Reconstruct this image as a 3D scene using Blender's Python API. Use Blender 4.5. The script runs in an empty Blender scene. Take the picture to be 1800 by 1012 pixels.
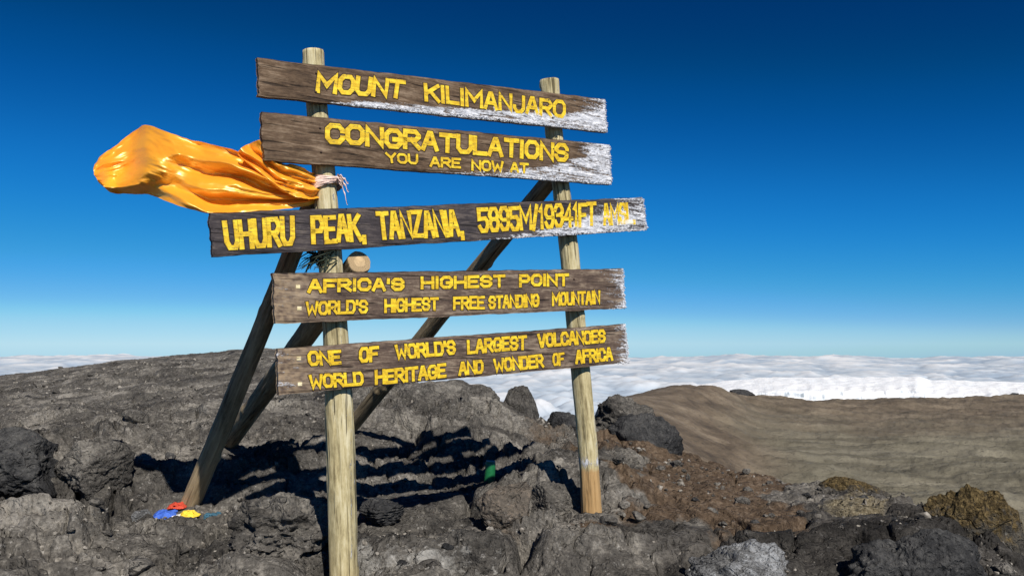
import bpy, bmesh, math, random
import numpy as np
from mathutils import Vector

C = bpy.context.scene.collection
SC = bpy.context.scene
R = math.radians

# ------------------------------------------------------------------ camera
F = 1400.0                    # focal length in photo pixels (1800 wide)
HZ = 604.0                    # true horizon row in the photo
PITCH = math.atan((HZ - 506.0) / F)
cam_d = bpy.data.cameras.new('camera'); cam = bpy.data.objects.new('camera', cam_d); C.objects.link(cam)
cam_d.sensor_width = 36.0; cam_d.lens = 36.0 * F / 1800.0
cam_d.clip_start = 0.05; cam_d.clip_end = 120000
cam.location = (0, 0, 0); cam.rotation_euler = (math.pi / 2 + PITCH, 0, 0)
SC.camera = cam

# ------------------------------------------------------------------ sky, sun, exposure
SUN_EL, SUN_AZ = 41.0, 158.0            # azimuth clockwise from +Y (behind the camera, to its right)
w = bpy.data.worlds.new('World'); SC.world = w; w.use_nodes = True
nt = w.node_tree; nt.nodes.clear()
o = nt.nodes.new('ShaderNodeOutputWorld'); bg = nt.nodes.new('ShaderNodeBackground')
sky = nt.nodes.new('ShaderNodeTexSky'); sky.sky_type = 'NISHITA'; sky.sun_disc = False
sky.sun_elevation = R(SUN_EL); sky.sun_rotation = R(SUN_AZ)
sky.altitude = 5000; sky.air_density = 1.0; sky.dust_density = 0.05; sky.ozone_density = 5.0
def sc_(k):
    q = nt.nodes.new('ShaderNodeVectorMath'); q.operation = 'SCALE'; q.inputs['Scale'].default_value = k; return q
s1, s2 = sc_(0.05), sc_(8.8)
cv = nt.nodes.new('ShaderNodeRGBCurve'); cm = cv.mapping; cm.use_clip = False
for ch, pts in ((0, [(0, 0), (0.026, 0.0), (0.048, 0.002), (0.098, 0.024), (0.184, 0.135), (0.31, 0.37), (1, 1)]),
                (1, [(0, 0), (0.053, 0.029), (0.083, 0.077), (0.136, 0.186), (0.223, 0.325), (0.328, 0.475), (0.413, 0.64), (1, 1)]),
                (2, [(0, 0), (0.145, 0.175), (0.178, 0.275), (0.212, 0.385), (0.305, 0.61), (0.413, 0.72), (0.46, 0.80), (1, 1)])):
    c_ = cm.curves[ch].points
    c_[0].location = pts[0]; c_[1].location = pts[-1]
    for p_ in pts[1:-1]: c_.new(*p_)
cm.update()
bg.inputs['Strength'].default_value = 0.10
nt.links.new(sky.outputs[0], s1.inputs[0]); nt.links.new(s1.outputs[0], cv.inputs['Color']); nt.links.new(cv.outputs[0], s2.inputs[0])
nt.links.new(s2.outputs[0], bg.inputs[0]); nt.links.new(bg.outputs[0], o.inputs[0])
sd = bpy.data.lights.new('sun', 'SUN'); sd.energy = 5.0; sd.angle = R(0.5); sd.color = (1.0, 0.95, 0.87)
sun = bpy.data.objects.new('sun', sd); C.objects.link(sun)
S = Vector((math.sin(R(SUN_AZ)) * math.cos(R(SUN_EL)), math.cos(R(SUN_AZ)) * math.cos(R(SUN_EL)), math.sin(R(SUN_EL))))
sun.rotation_euler = S.to_track_quat('Z', 'Y').to_euler(); sun.location = S * 50
SC.view_settings.view_transform = 'Standard'; SC.view_settings.look = 'None'
SC.view_settings.exposure = 0.18; SC.view_settings.gamma = 1.0

# ------------------------------------------------------------------ geometry helpers
cp, sp = math.cos(PITCH), math.sin(PITCH)
def ray(px, py):
    x = (px - 900.0) / F; yu = (506.0 - py) / F
    return np.array([x, cp - yu * sp, sp + yu * cp])
def at(px, py, D):
    r = ray(px, py); return r * (D / r[1])

_rs = np.random.RandomState(7)
PERM = np.concatenate([_rs.permutation(256)] * 3).astype(np.int32)
_g = _rs.normal(size=(256, 3)); GRAD = (_g / np.linalg.norm(_g, axis=1)[:, None]).astype(np.float32)
def perlin(x, y, z):
    x, y, z = np.broadcast_arrays(np.asarray(x, np.float64), np.asarray(y, np.float64), np.asarray(z, np.float64))
    xi = np.floor(x).astype(np.int64); yi = np.floor(y).astype(np.int64); zi = np.floor(z).astype(np.int64)
    xf, yf, zf = (x - xi).astype(np.float32), (y - yi).astype(np.float32), (z - zi).astype(np.float32)
    u, v, q = [t * t * t * (t * (t * 6 - 15) + 10) for t in (xf, yf, zf)]
    out = 0
    for dz in (0, 1):
        for dy in (0, 1):
            for dx in (0, 1):
                h = PERM[PERM[PERM[(xi + dx) & 255] + ((yi + dy) & 255)] + ((zi + dz) & 255)]
                g = GRAD[h]
                n = g[..., 0] * (xf - dx) + g[..., 1] * (yf - dy) + g[..., 2] * (zf - dz)
                out = out + n * (u if dx else 1 - u) * (v if dy else 1 - v) * (q if dz else 1 - q)
    return out * 1.6
def fbm(x, y, z, octs=5, lac=2.05, gain=0.5):
    a, s, f = 1.0, 0.0, 1.0
    for i in range(octs):
        s = s + a * perlin(x * f + 13.7 * i, y * f + 5.1 * i, z * f + 3.3 * i); a *= gain; f *= lac
    return s
def ridged(x, y, z, octs=5, gain=0.5):
    a, s, f = 1.0, 0.0, 1.0
    for i in range(octs):
        s = s + a * (1 - 2 * np.abs(perlin(x * f + 7.7 * i, y * f + 9.1 * i, z * f + 1.3 * i))); a *= gain; f *= 2.1
    return s
def hash01(ix, iy, k):
    return PERM[PERM[PERM[ix & 255] + (iy & 255)] + (k & 255)] / 255.0
def worley(x, y, k=0):
    """2-D cells: distance to nearest point, gap to the second, random number, offset from the cell point"""
    xi = np.floor(x).astype(np.int64); yi = np.floor(y).astype(np.int64)
    f1 = np.full(x.shape, 9.0); f2 = f1.copy(); rid = np.zeros(x.shape); ox = np.zeros(x.shape); oy = np.zeros(x.shape); rid2 = rid.copy()
    for dx in (-1, 0, 1):
        for dy in (-1, 0, 1):
            cx, cy = xi + dx, yi + dy
            qx = cx + hash01(cx, cy, k + 1) - x; qy = cy + hash01(cx, cy, k + 2) - y
            d = np.sqrt(qx * qx + qy * qy); m = d < f1
            f2 = np.where(m, f1, np.minimum(f2, d)); f1 = np.where(m, d, f1)
            rid = np.where(m, hash01(cx, cy, k + 3), rid); rid2 = np.where(m, hash01(cx, cy, k + 4), rid2)
            ox = np.where(m, qx, ox); oy = np.where(m, qy, oy)
    return f1, f2 - f1, rid, rid2, ox, oy
def sstep(a, b, x):
    t = np.clip((x - a) / (b - a), 0, 1); return t * t * (3 - 2 * t)

def mesh_np(name, V, Q, mat=None, parent=None, smooth=True, attrs=None, tris=None):
    me = bpy.data.meshes.new(name)
    V = np.asarray(V, np.float32); Q = np.asarray(Q, np.int32).reshape(-1, 4) if Q is not None and len(Q) else np.zeros((0, 4), np.int32)
    T = np.asarray(tris, np.int32).reshape(-1, 3) if tris is not None and len(tris) else np.zeros((0, 3), np.int32)
    me.vertices.add(len(V)); me.vertices.foreach_set('co', V.ravel())
    nl = Q.size + T.size; me.loops.add(nl)
    me.loops.foreach_set('vertex_index', np.concatenate([Q.ravel(), T.ravel()]))
    npoly = len(Q) + len(T); me.polygons.add(npoly)
    st = np.concatenate([np.arange(len(Q)) * 4, Q.size + np.arange(len(T)) * 3]).astype(np.int32)
    me.polygons.foreach_set('loop_start', st)
    me.update(calc_edges=True); me.validate()
    me.polygons.foreach_set('use_smooth', np.full(len(me.polygons), smooth))
    for k, a in (attrs or {}).items():
        a = np.asarray(a, np.float32)
        if a.ndim == 1:
            at_ = me.attributes.new(k, 'FLOAT', 'POINT'); at_.data.foreach_set('value', a)
        else:
            at_ = me.attributes.new(k, 'FLOAT_VECTOR', 'POINT'); at_.data.foreach_set('vector', a.ravel())
    ob = bpy.data.objects.new(name, me); C.objects.link(ob)
    if mat: me.materials.append(mat)
    if parent: ob.parent = parent
    return ob
def grid_quads(n, m, wrap=False):
    i, j = np.meshgrid(np.arange(n - 1), np.arange(m if wrap else m - 1), indexing='ij')
    j2 = (j + 1) % m
    return np.stack([i * m + j, i * m + j2, (i + 1) * m + j2, (i + 1) * m + j], -1).reshape(-1, 4)
def tag(ob, label=None, cat=None, group=None, kind=None):
    if label: ob['label'] = label
    if cat: ob['category'] = cat
    if group: ob['group'] = group
    if kind: ob['kind'] = kind
    return ob
def empty(name, loc):
    e = bpy.data.objects.new(name, None); C.objects.link(e); e.location = loc; e.empty_display_size = 0.2
    return e
def origin_to(ob, p):
    """move a mesh's origin to p without moving its shape"""
    me = ob.data; n = len(me.vertices); co = np.empty(n * 3, np.float32); me.vertices.foreach_get('co', co)
    co = co.reshape(-1, 3) - np.asarray(p, np.float32); me.vertices.foreach_set('co', co.ravel()); ob.location = p
    return ob

# ------------------------------------------------------------------ materials
class NB:
    def __init__(s, name):
        s.m = bpy.data.materials.new(name); s.m.use_nodes = True; s.t = s.m.node_tree; s.t.nodes.clear()
        s.out = s.n('ShaderNodeOutputMaterial')
    def n(s, t, **kw):
        nd = s.t.nodes.new(t)
        for k, v in kw.items(): setattr(nd, k, v)
        return nd
    def put(s, sock, v):
        if isinstance(v, bpy.types.NodeSocket): s.t.links.new(v, sock)
        elif v is not None: sock.default_value = v
    def attr(s, k, vec=False):
        a = s.n('ShaderNodeAttribute', attribute_name=k); return a.outputs['Vector' if vec else 'Fac']
    def pos(s): return s.n('ShaderNodeNewGeometry').outputs['Position']
    def noise(s, vec, scale, detail=6, rough=0.6, dist=0.0):
        q = s.n('ShaderNodeTexNoise'); s.put(q.inputs['Vector'], vec); q.inputs['Scale'].default_value = scale
        q.inputs['Detail'].default_value = detail; q.inputs['Roughness'].default_value = rough; q.inputs['Distortion'].default_value = dist
        return q.outputs['Fac']
    def voro(s, vec, scale, feat='F1'):
        q = s.n('ShaderNodeTexVoronoi', feature=feat); s.put(q.inputs['Vector'], vec); q.inputs['Scale'].default_value = scale
        return q.outputs['Distance']
    def ramp(s, fac, stops):
        q = s.n('ShaderNodeValToRGB'); s.put(q.inputs[0], fac); e = q.color_ramp.elements
        while len(e) < len(stops): e.new(0.5)
        for el, (p, c) in zip(e, stops):
            el.position = p; el.color = (c, c, c, 1) if isinstance(c, (int, float)) else (*c, 1)
        return q.outputs[0]
    def math(s, op, a, b=None, clamp=False):
        q = s.n('ShaderNodeMath', operation=op, use_clamp=clamp); s.put(q.inputs[0], a); s.put(q.inputs[1], b); return q.outputs[0]
    def map(s, v, a, b, c=0.0, d=1.0):
        q = s.n('ShaderNodeMapRange'); q.inputs['From Min'].default_value = a; q.inputs['From Max'].default_value = b
        q.inputs['To Min'].default_value = c; q.inputs['To Max'].default_value = d; s.put(q.inputs['Value'], v); return q.outputs[0]
    def mix(s, f, a, b, mode='MIX'):
        q = s.n('ShaderNodeMix', data_type='RGBA', blend_type=mode); s.put(q.inputs[0], f)
        s.put(q.inputs[6], (*a, 1) if isinstance(a, tuple) else a); s.put(q.inputs[7], (*b, 1) if isinstance(b, tuple) else b); return q.outputs[2]
    def vmul(s, v, k):
        q = s.n('ShaderNodeVectorMath', operation='MULTIPLY'); s.put(q.inputs[0], v); q.inputs[1].default_value = k; return q.outputs[0]
    def bump(s, h, strength=0.5, dist=0.01, prev=None):
        q = s.n('ShaderNodeBump'); s.put(q.inputs['Height'], h); q.inputs['Strength'].default_value = strength
        q.inputs['Distance'].default_value = dist; s.put(q.inputs['Normal'], prev); return q.outputs[0]
    def bsdf(s, col, rough=0.9, normal=None, spec=0.3, **kw):
        b = s.n('ShaderNodeBsdfPrincipled'); s.put(b.inputs['Base Color'], (*col, 1) if isinstance(col, tuple) else col)
        s.put(b.inputs['Roughness'], rough); s.put(b.inputs['Normal'], normal); b.inputs['Specular IOR Level'].default_value = spec
        for k, v in kw.items(): s.put(b.inputs[k.replace('_', ' ')], v)
        return b.outputs[0]
    def done(s, sh): s.t.links.new(sh, s.out.inputs[0]); return s.m

def rock_mat(name, lo, mid, hi, scale=1.0, fleck=(0.35, 0.33, 0.30), fleck_amt=0.5, bumpd=0.03, terrain=False, lichen=False):
    b = NB(name); p = b.pos()
    ce = b.n('ShaderNodeTexVoronoi', feature='DISTANCE_TO_EDGE'); ce.inputs['Scale'].default_value = 4.5 * scale
    wv_ = b.n('ShaderNodeVectorMath', operation='ADD'); wn = b.n('ShaderNodeTexNoise'); b.put(wn.inputs['Vector'], p); wn.inputs['Scale'].default_value = 3.0; wn.inputs['Detail'].default_value = 5
    b.put(wv_.inputs[0], p); b.put(wv_.inputs[1], b.vmul(wn.outputs['Color'], (0.35, 0.35, 0.35))); b.put(ce.inputs['Vector'], wv_.outputs[0])
    crk = b.map(ce.outputs['Distance'], 0.0, 0.06)
    pore = b.map(b.voro(wv_.outputs[0], 38 * scale), 0.15, 0.4)
    n1 = b.noise(p, 1.3 * scale, 8, 0.65); n2 = b.noise(p, 14 * scale, 8, 0.7); n3 = b.noise(p, 55 * scale, 4, 0.7)
    f = b.math('ADD', b.math('MULTIPLY', n1, 0.5), b.math('ADD', b.math('MULTIPLY', n2, 0.3), b.math('MULTIPLY', n3, 0.22)))
    col = b.ramp(f, [(0.41, lo), (0.51, mid), (0.60, hi)])
    fl = b.math('MULTIPLY', b.map(b.noise(p, 26 * scale, 3, 0.8), 0.60, 0.72), fleck_amt)
    col = b.mix(fl, col, fleck)
    if terrain:
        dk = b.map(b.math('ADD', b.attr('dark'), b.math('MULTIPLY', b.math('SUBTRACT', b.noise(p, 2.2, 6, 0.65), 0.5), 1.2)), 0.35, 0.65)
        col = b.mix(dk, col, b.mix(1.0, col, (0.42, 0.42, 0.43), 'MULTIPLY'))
        br = b.attr('brown'); brm = b.map(b.math('ADD', br, b.math('MULTIPLY', b.math('SUBTRACT', n2, 0.5), 0.9)), 0.35, 0.65)
        bc = b.ramp(b.noise(p, 22, 8, 0.75), [(0.32, (0.040, 0.027, 0.018)), (0.52, (0.105, 0.073, 0.048)), (0.70, (0.20, 0.155, 0.115))])
        col = b.mix(brm, col, bc)
        # ash plain and its brown ridge
        sv = b.vmul(p, (0.022, 0.045, 0.05))
        ac = b.ramp(b.noise(sv, 1.6, 10, 0.66, 0.9), [(0.34, (0.082, 0.074, 0.055)), (0.48, (0.150, 0.136, 0.100)), (0.62, (0.22, 0.20, 0.15))])
        rc = b.ramp(b.noise(b.vmul(p, (0.06, 0.06, 0.15)), 1.0, 8, 0.7), [(0.35, (0.070, 0.055, 0.042)), (0.5, (0.138, 0.107, 0.077)), (0.64, (0.225, 0.18, 0.13))])
        ash = b.mix(b.attr('ridge'), ac, rc)
        spk = b.map(b.noise(b.vmul(p, (0.5, 0.5, 0.5)), 1.6, 5, 0.8), 0.58, 0.64)
        ash = b.mix(b.math('MULTIPLY', spk, 0.75), ash, (0.05, 0.046, 0.04))
        col = b.mix(b.attr('ash'), col, ash)
        fr = b.attr('pale'); frm = b.map(b.math('ADD', fr, b.math('MULTIPLY', b.math('SUBTRACT', b.noise(p, 13, 8, 0.75), 0.5), 1.8)), 0.42, 0.8)
        col = b.mix(b.math('MULTIPLY', frm, 0.8), col, b.mix(n3, (0.25, 0.24, 0.22), (0.46, 0.45, 0.42)))
        tn = b.attr('tan'); tnm = b.map(b.math('ADD', tn, b.math('MULTIPLY', b.math('SUBTRACT', n2, 0.5), 0.8)), 0.4, 0.6)
        tc = b.ramp(b.noise(p, 45, 5, 0.8), [(0.34, (0.05, 0.040, 0.024)), (0.5, (0.15, 0.125, 0.080)), (0.66, (0.33, 0.29, 0.21))])
        col = b.mix(tnm, col, tc)
        near = b.math('SUBTRACT', 1.0, b.attr('ash'))
        h = b.math('ADD', b.math('MULTIPLY', n2, 0.7), b.math('MULTIPLY', n3, 0.45))
        h = b.math('ADD', h, b.math('ADD', b.math('MULTIPLY', crk, 0.22), b.math('MULTIPLY', pore, 0.25)))
        h = b.math('MULTIPLY', b.math('MULTIPLY', h, near), b.map(b.noise(p, 1.7, 5, 0.6), 0.4, 0.6, 0.3, 1.0))
        nm = b.bump(h, 1.0, 0.045)
        nm = b.bump(b.math('MULTIPLY', b.noise(p, 0.7, 8, 0.7), b.attr('ash')), 0.8, 0.9, nm)
    else:
        if lichen:
            lm = b.map(b.math('ADD', b.attr('up'), b.math('MULTIPLY', b.math('SUBTRACT', n2, 0.5), 2.2)), 0.25, 0.6)
            lc = b.ramp(b.noise(p, 40, 5, 0.8), [(0.38, (0.032, 0.024, 0.012)), (0.5, (0.085, 0.060, 0.026)), (0.64, (0.20, 0.145, 0.066))])
            col = b.mix(lm, col, lc)
        h = b.math('ADD', b.math('MULTIPLY', n2, 0.7), b.math('MULTIPLY', n3, 0.5)); h = b.math('ADD', h, b.math('ADD', b.math('MULTIPLY', crk, 0.35), b.math('MULTIPLY', pore, 0.3))); nm = b.bump(h, 1.0, bumpd)
    return b.done(b.bsdf(col, 0.95, nm, 0.15))

M = {}
M['ground'] = rock_mat('lava_ground', (0.028, 0.026, 0.024), (0.100, 0.092, 0.081), (0.255, 0.235, 0.205), fleck=(0.42, 0.40, 0.37), fleck_amt=0.6, terrain=True)
M['rock'] = rock_mat('lava_rock', (0.026, 0.024, 0.022), (0.090, 0.083, 0.074), (0.225, 0.207, 0.18))
M['dark_rock'] = rock_mat('dark_basalt', (0.012, 0.012, 0.013), (0.035, 0.035, 0.036), (0.085, 0.083, 0.080), fleck_amt=0.25)
M['pale_rock'] = rock_mat('pale_crusted_rock', (0.035, 0.035, 0.036), (0.14, 0.14, 0.14), (0.36, 0.37, 0.38), scale=1.5, fleck=(0.6, 0.6, 0.6), fleck_amt=0.8)
M['gold_rock'] = rock_mat('lichen_rock', (0.018, 0.016, 0.014), (0.055, 0.050, 0.042), (0.14, 0.125, 0.10), scale=1.3, lichen=True)
M['red_rock'] = rock_mat('rusty_rock', (0.036, 0.032, 0.028), (0.115, 0.098, 0.080), (0.22, 0.175, 0.135))

def wood_mat(name, dark, mid, light, frost_lo=0.5, bare=(0.40, 0.24, 0.10)):
    b = NB(name); v = b.attr('wood', True)
    g1 = b.noise(v, 42, 6, 0.65, 0.6); g2 = b.noise(b.vmul(v, (1, 1, 0.5)), 150, 4, 0.7); blot = b.noise(b.vmul(v, (1, 1, 3.0)), 9, 5, 0.6)
    spk = b.noise(b.vmul(v, (1, 1, 5.0)), 55, 4, 0.7)
    f = b.math('ADD', b.math('MULTIPLY', g1, 0.42), b.math('ADD', b.math('MULTIPLY', g2, 0.22), b.math('ADD', b.math('MULTIPLY', blot, 0.28), b.math('MULTIPLY', spk, 0.16))))
    col = b.ramp(f, [(0.42, dark), (0.54, mid), (0.66, light)])
    crack = b.map(b.noise(b.vmul(v, (1, 1, 0.35)), 60, 3, 0.5, 0.3), 0.34, 0.40)
    col = b.mix(b.math('MULTIPLY', b.math('SUBTRACT', 1.0, crack), 0.75), col, tuple(c * 0.35 for c in dark))
    col = b.mix(b.attr('bare'), col, b.mix(g1, tuple(c * 0.4 for c in bare), tuple(min(1, c * 1.5) for c in bare)))
    fr = b.attr('frost')
    s1 = b.noise(b.vmul(v, (1, 1, 0.9)), 30, 6, 0.75, 0.6); s2 = b.noise(b.vmul(v, (1, 1, 4)), 90, 3, 0.7)
    fm = b.map(b.math('ADD', b.math('MULTIPLY', fr, 0.80), b.math('ADD', b.math('MULTIPLY', b.math('SUBTRACT', s1, 0.5), 2.6), b.math('MULTIPLY', b.math('SUBTRACT', s2, 0.5), 1.3))), 0.42, 0.72)
    fm = b.math('MULTIPLY', fm, b.map(fr, 0.02, 0.15))
    fc = b.ramp(b.noise(b.vmul(v, (1, 1, 3)), 45, 5, 0.7), [(0.35, (0.30, 0.31, 0.34)), (0.5, (0.55, 0.56, 0.60)), (0.62, (0.80, 0.80, 0.83))])
    col = b.mix(fm, col, fc)
    h = b.math('ADD', b.math('ADD', b.math('MULTIPLY', g1, 0.8), b.math('MULTIPLY', g2, 0.4)), b.math('ADD', b.math('MULTIPLY', crack, 0.6), b.math('MULTIPLY', fm, b.math('MULTIPLY', s2, 1.5))))
    return b.done(b.bsdf(col, b.mix(fm, (0.85,) * 3, (0.6,) * 3), b.bump(h, 0.8, 0.006), 0.25))
M['board'] = wood_mat('weathered_board', (0.030, 0.019, 0.013), (0.112, 0.072, 0.044), (0.26, 0.19, 0.13))
M['board_dark'] = wood_mat('charcoal_board', (0.018, 0.015, 0.017), (0.050, 0.042, 0.045), (0.14, 0.115, 0.10))
M['board_grey'] = wood_mat('mottled_board', (0.028, 0.019, 0.018), (0.115, 0.080, 0.060), (0.33, 0.26, 0.19), bare=(0.34, 0.25, 0.16))
M['post'] = wood_mat('pale_post', (0.15, 0.115, 0.055), (0.46, 0.39, 0.215), (0.66, 0.60, 0.41))
M['leg'] = wood_mat('brown_pole', (0.085, 0.064, 0.038), (0.235, 0.18, 0.108), (0.42, 0.34, 0.215), bare=(0.50, 0.36, 0.20))

def paint_mat(name, c1, c2):
    b = NB(name); v = b.attr('wood', True); p = b.pos()
    n = b.noise(p, 30, 5, 0.7); n2 = b.noise(p, 160, 4, 0.8)
    col = b.ramp(b.math('ADD', b.math('MULTIPLY', n, 0.5), b.math('MULTIPLY', b.noise(b.vmul(v, (1, 1, 0.5)), 70, 4, 0.7), 0.5)), [(0.36, tuple(x * 0.78 for x in c1)), (0.47, c1), (0.60, c2)])
    wear = b.map(b.math('ADD', b.math('MULTIPLY', b.noise(b.vmul(v, (1, 1, 2.0)), 110, 5, 0.75), 0.7), b.math('MULTIPLY', n2, 0.3)), 0.455, 0.39)
    col = b.mix(b.math('MULTIPLY', wear, 0.85), col, (0.07, 0.045, 0.03))
    fr = b.attr('frost')
    s1 = b.noise(b.vmul(v, (1, 1, 1.6)), 26, 6, 0.75, 0.8); s2 = b.noise(b.vmul(v, (1, 1, 4)), 90, 3, 0.7)
    fm = b.map(b.math('ADD', fr, b.math('ADD', b.math('MULTIPLY', b.math('SUBTRACT', s1, 0.5), 1.5), b.math('MULTIPLY', b.math('SUBTRACT', s2, 0.5), 0.7))), 0.92, 1.12)
    fm = b.math('MULTIPLY', fm, b.map(fr, 0.02, 0.15))
    col = b.mix(fm, col, (0.78, 0.77, 0.74))
    return b.done(b.bsdf(col, 0.6, b.bump(n2, 0.4, 0.003), 0.35))
M['paint'] = paint_mat('yellow_paint', (0.66, 0.42, 0.012), (0.86, 0.65, 0.03))

M['dot'] = paint_mat('pale_dot', (0.65, 0.55, 0.30), (0.80, 0.72, 0.50))
b = NB('letter_shadow_rim'); fr = b.attr('frost'); v = b.attr('wood', True)
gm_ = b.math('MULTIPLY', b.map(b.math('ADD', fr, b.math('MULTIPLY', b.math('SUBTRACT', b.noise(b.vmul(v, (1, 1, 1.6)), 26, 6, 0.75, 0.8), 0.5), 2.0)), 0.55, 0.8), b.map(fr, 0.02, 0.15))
M['letter_shade'] = b.done(b.bsdf(b.mix(gm_, b.mix(b.noise(b.pos(), 120, 4, 0.7), (0.022, 0.014, 0.014), (0.06, 0.042, 0.036)), (0.7, 0.7, 0.72)), 0.9, None, 0.1))  # dark letter outline: shadow of the carving painted as a colour

b = NB('orange_satin'); p = b.pos()
col = b.ramp(b.noise(p, 3, 3, 0.5), [(0.3, (1.0, 0.33, 0.003)), (0.7, (1.0, 0.44, 0.008))])
weave = b.bump(b.noise(p, 16, 4, 0.55, 0.8), 0.18, 0.012)
ps = b.bsdf(col, 0.6, weave, 0.2, Sheen_Weight=0.1)
tr = b.n('ShaderNodeBsdfTranslucent'); b.put(tr.inputs[0], col)
gl = b.n('ShaderNodeBsdfAnisotropic'); gl.inputs['Color'].default_value = (1.0, 0.90, 0.42, 1); gl.inputs['Roughness'].default_value = 0.42; b.put(gl.inputs['Normal'], weave)
mx = b.n('ShaderNodeMixShader'); mx.inputs[0].default_value = 0.16; b.t.links.new(ps, mx.inputs[1]); b.t.links.new(tr.outputs[0], mx.inputs[2])
m2 = b.n('ShaderNodeMixShader'); m2.inputs[0].default_value = 0.23; b.t.links.new(mx.outputs[0], m2.inputs[1]); b.t.links.new(gl.outputs[0], m2.inputs[2])
M['satin'] = b.done(m2.outputs[0])
def plain(name, c, rough=0.7, spec=0.3, var=0.25, scale=40, bump=0.3, **kw):
    b = NB(name); n = b.noise(b.pos(), scale, 5, 0.7)
    col = b.mix(b.map(n, 0.3, 0.7), tuple(x * (1 - var) for x in c), tuple(min(1, x * (1 + var)) for x in c))
    return b.done(b.bsdf(col, rough, b.bump(n, bump, 0.004), spec, **kw))
M['pale_cloth'] = plain('pale_cloth', (0.72, 0.55, 0.48))
M['blue_cloth'] = plain('blue_cloth', (0.05, 0.13, 0.52))
M['red_cloth'] = plain('red_cloth', (0.50, 0.06, 0.03))
M['yellow_cloth'] = plain('yellow_cloth', (0.80, 0.58, 0.05))
M['white_cloth'] = plain('white_cloth', (0.70, 0.70, 0.68))
M['teal_cloth'] = plain('teal_cloth', (0.04, 0.11, 0.16))
M['string'] = plain('dark_string', (0.020, 0.030, 0.018))
M['can'] = plain('green_can', (0.012, 0.13, 0.045), 0.35, 0.5, 0.2, 30, 0.1)
M['tin'] = plain('bare_tin', (0.30, 0.32, 0.30), 0.35, 0.5, Metallic=0.8)
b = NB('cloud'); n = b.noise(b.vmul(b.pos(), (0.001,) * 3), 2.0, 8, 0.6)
thick = b.math('ADD', b.attr('thick'), b.math('MULTIPLY', b.math('SUBTRACT', n, 0.5), 0.5))  # billow height drives blue-grey shading painted into the cloud hollows
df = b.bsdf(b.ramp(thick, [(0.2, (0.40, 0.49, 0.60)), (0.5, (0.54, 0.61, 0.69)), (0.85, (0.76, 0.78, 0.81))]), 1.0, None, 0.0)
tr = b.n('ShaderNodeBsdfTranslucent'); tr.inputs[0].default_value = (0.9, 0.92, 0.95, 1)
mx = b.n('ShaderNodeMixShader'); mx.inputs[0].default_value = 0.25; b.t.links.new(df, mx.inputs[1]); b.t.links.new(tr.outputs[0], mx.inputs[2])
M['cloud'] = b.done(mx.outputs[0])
b = NB('glacier_ice'); p = b.pos()
n = b.noise(b.vmul(p, (0.12, 0.12, 0.02)), 1.0, 6, 0.65); n2 = b.noise(b.vmul(p, (0.02, 0.02, 0.25)), 1.0, 6, 0.65)
col = b.ramp(b.math('ADD', b.math('MULTIPLY', n, 0.5), b.math('MULTIPLY', n2, 0.5)), [(0.33, (0.60, 0.65, 0.70)), (0.43, (0.80, 0.82, 0.84)), (0.6, (0.88, 0.88, 0.88))])
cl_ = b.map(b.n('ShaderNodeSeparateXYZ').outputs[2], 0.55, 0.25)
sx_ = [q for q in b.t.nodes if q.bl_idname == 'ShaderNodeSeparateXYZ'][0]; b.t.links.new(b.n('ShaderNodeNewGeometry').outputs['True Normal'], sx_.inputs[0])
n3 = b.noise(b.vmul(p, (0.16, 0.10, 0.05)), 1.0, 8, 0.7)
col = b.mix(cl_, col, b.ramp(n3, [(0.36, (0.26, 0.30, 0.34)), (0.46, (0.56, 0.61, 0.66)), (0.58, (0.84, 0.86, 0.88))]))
M['ice'] = b.done(b.bsdf(col, 0.7, b.bump(n, 0.8, 3.0), 0.2))

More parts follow.
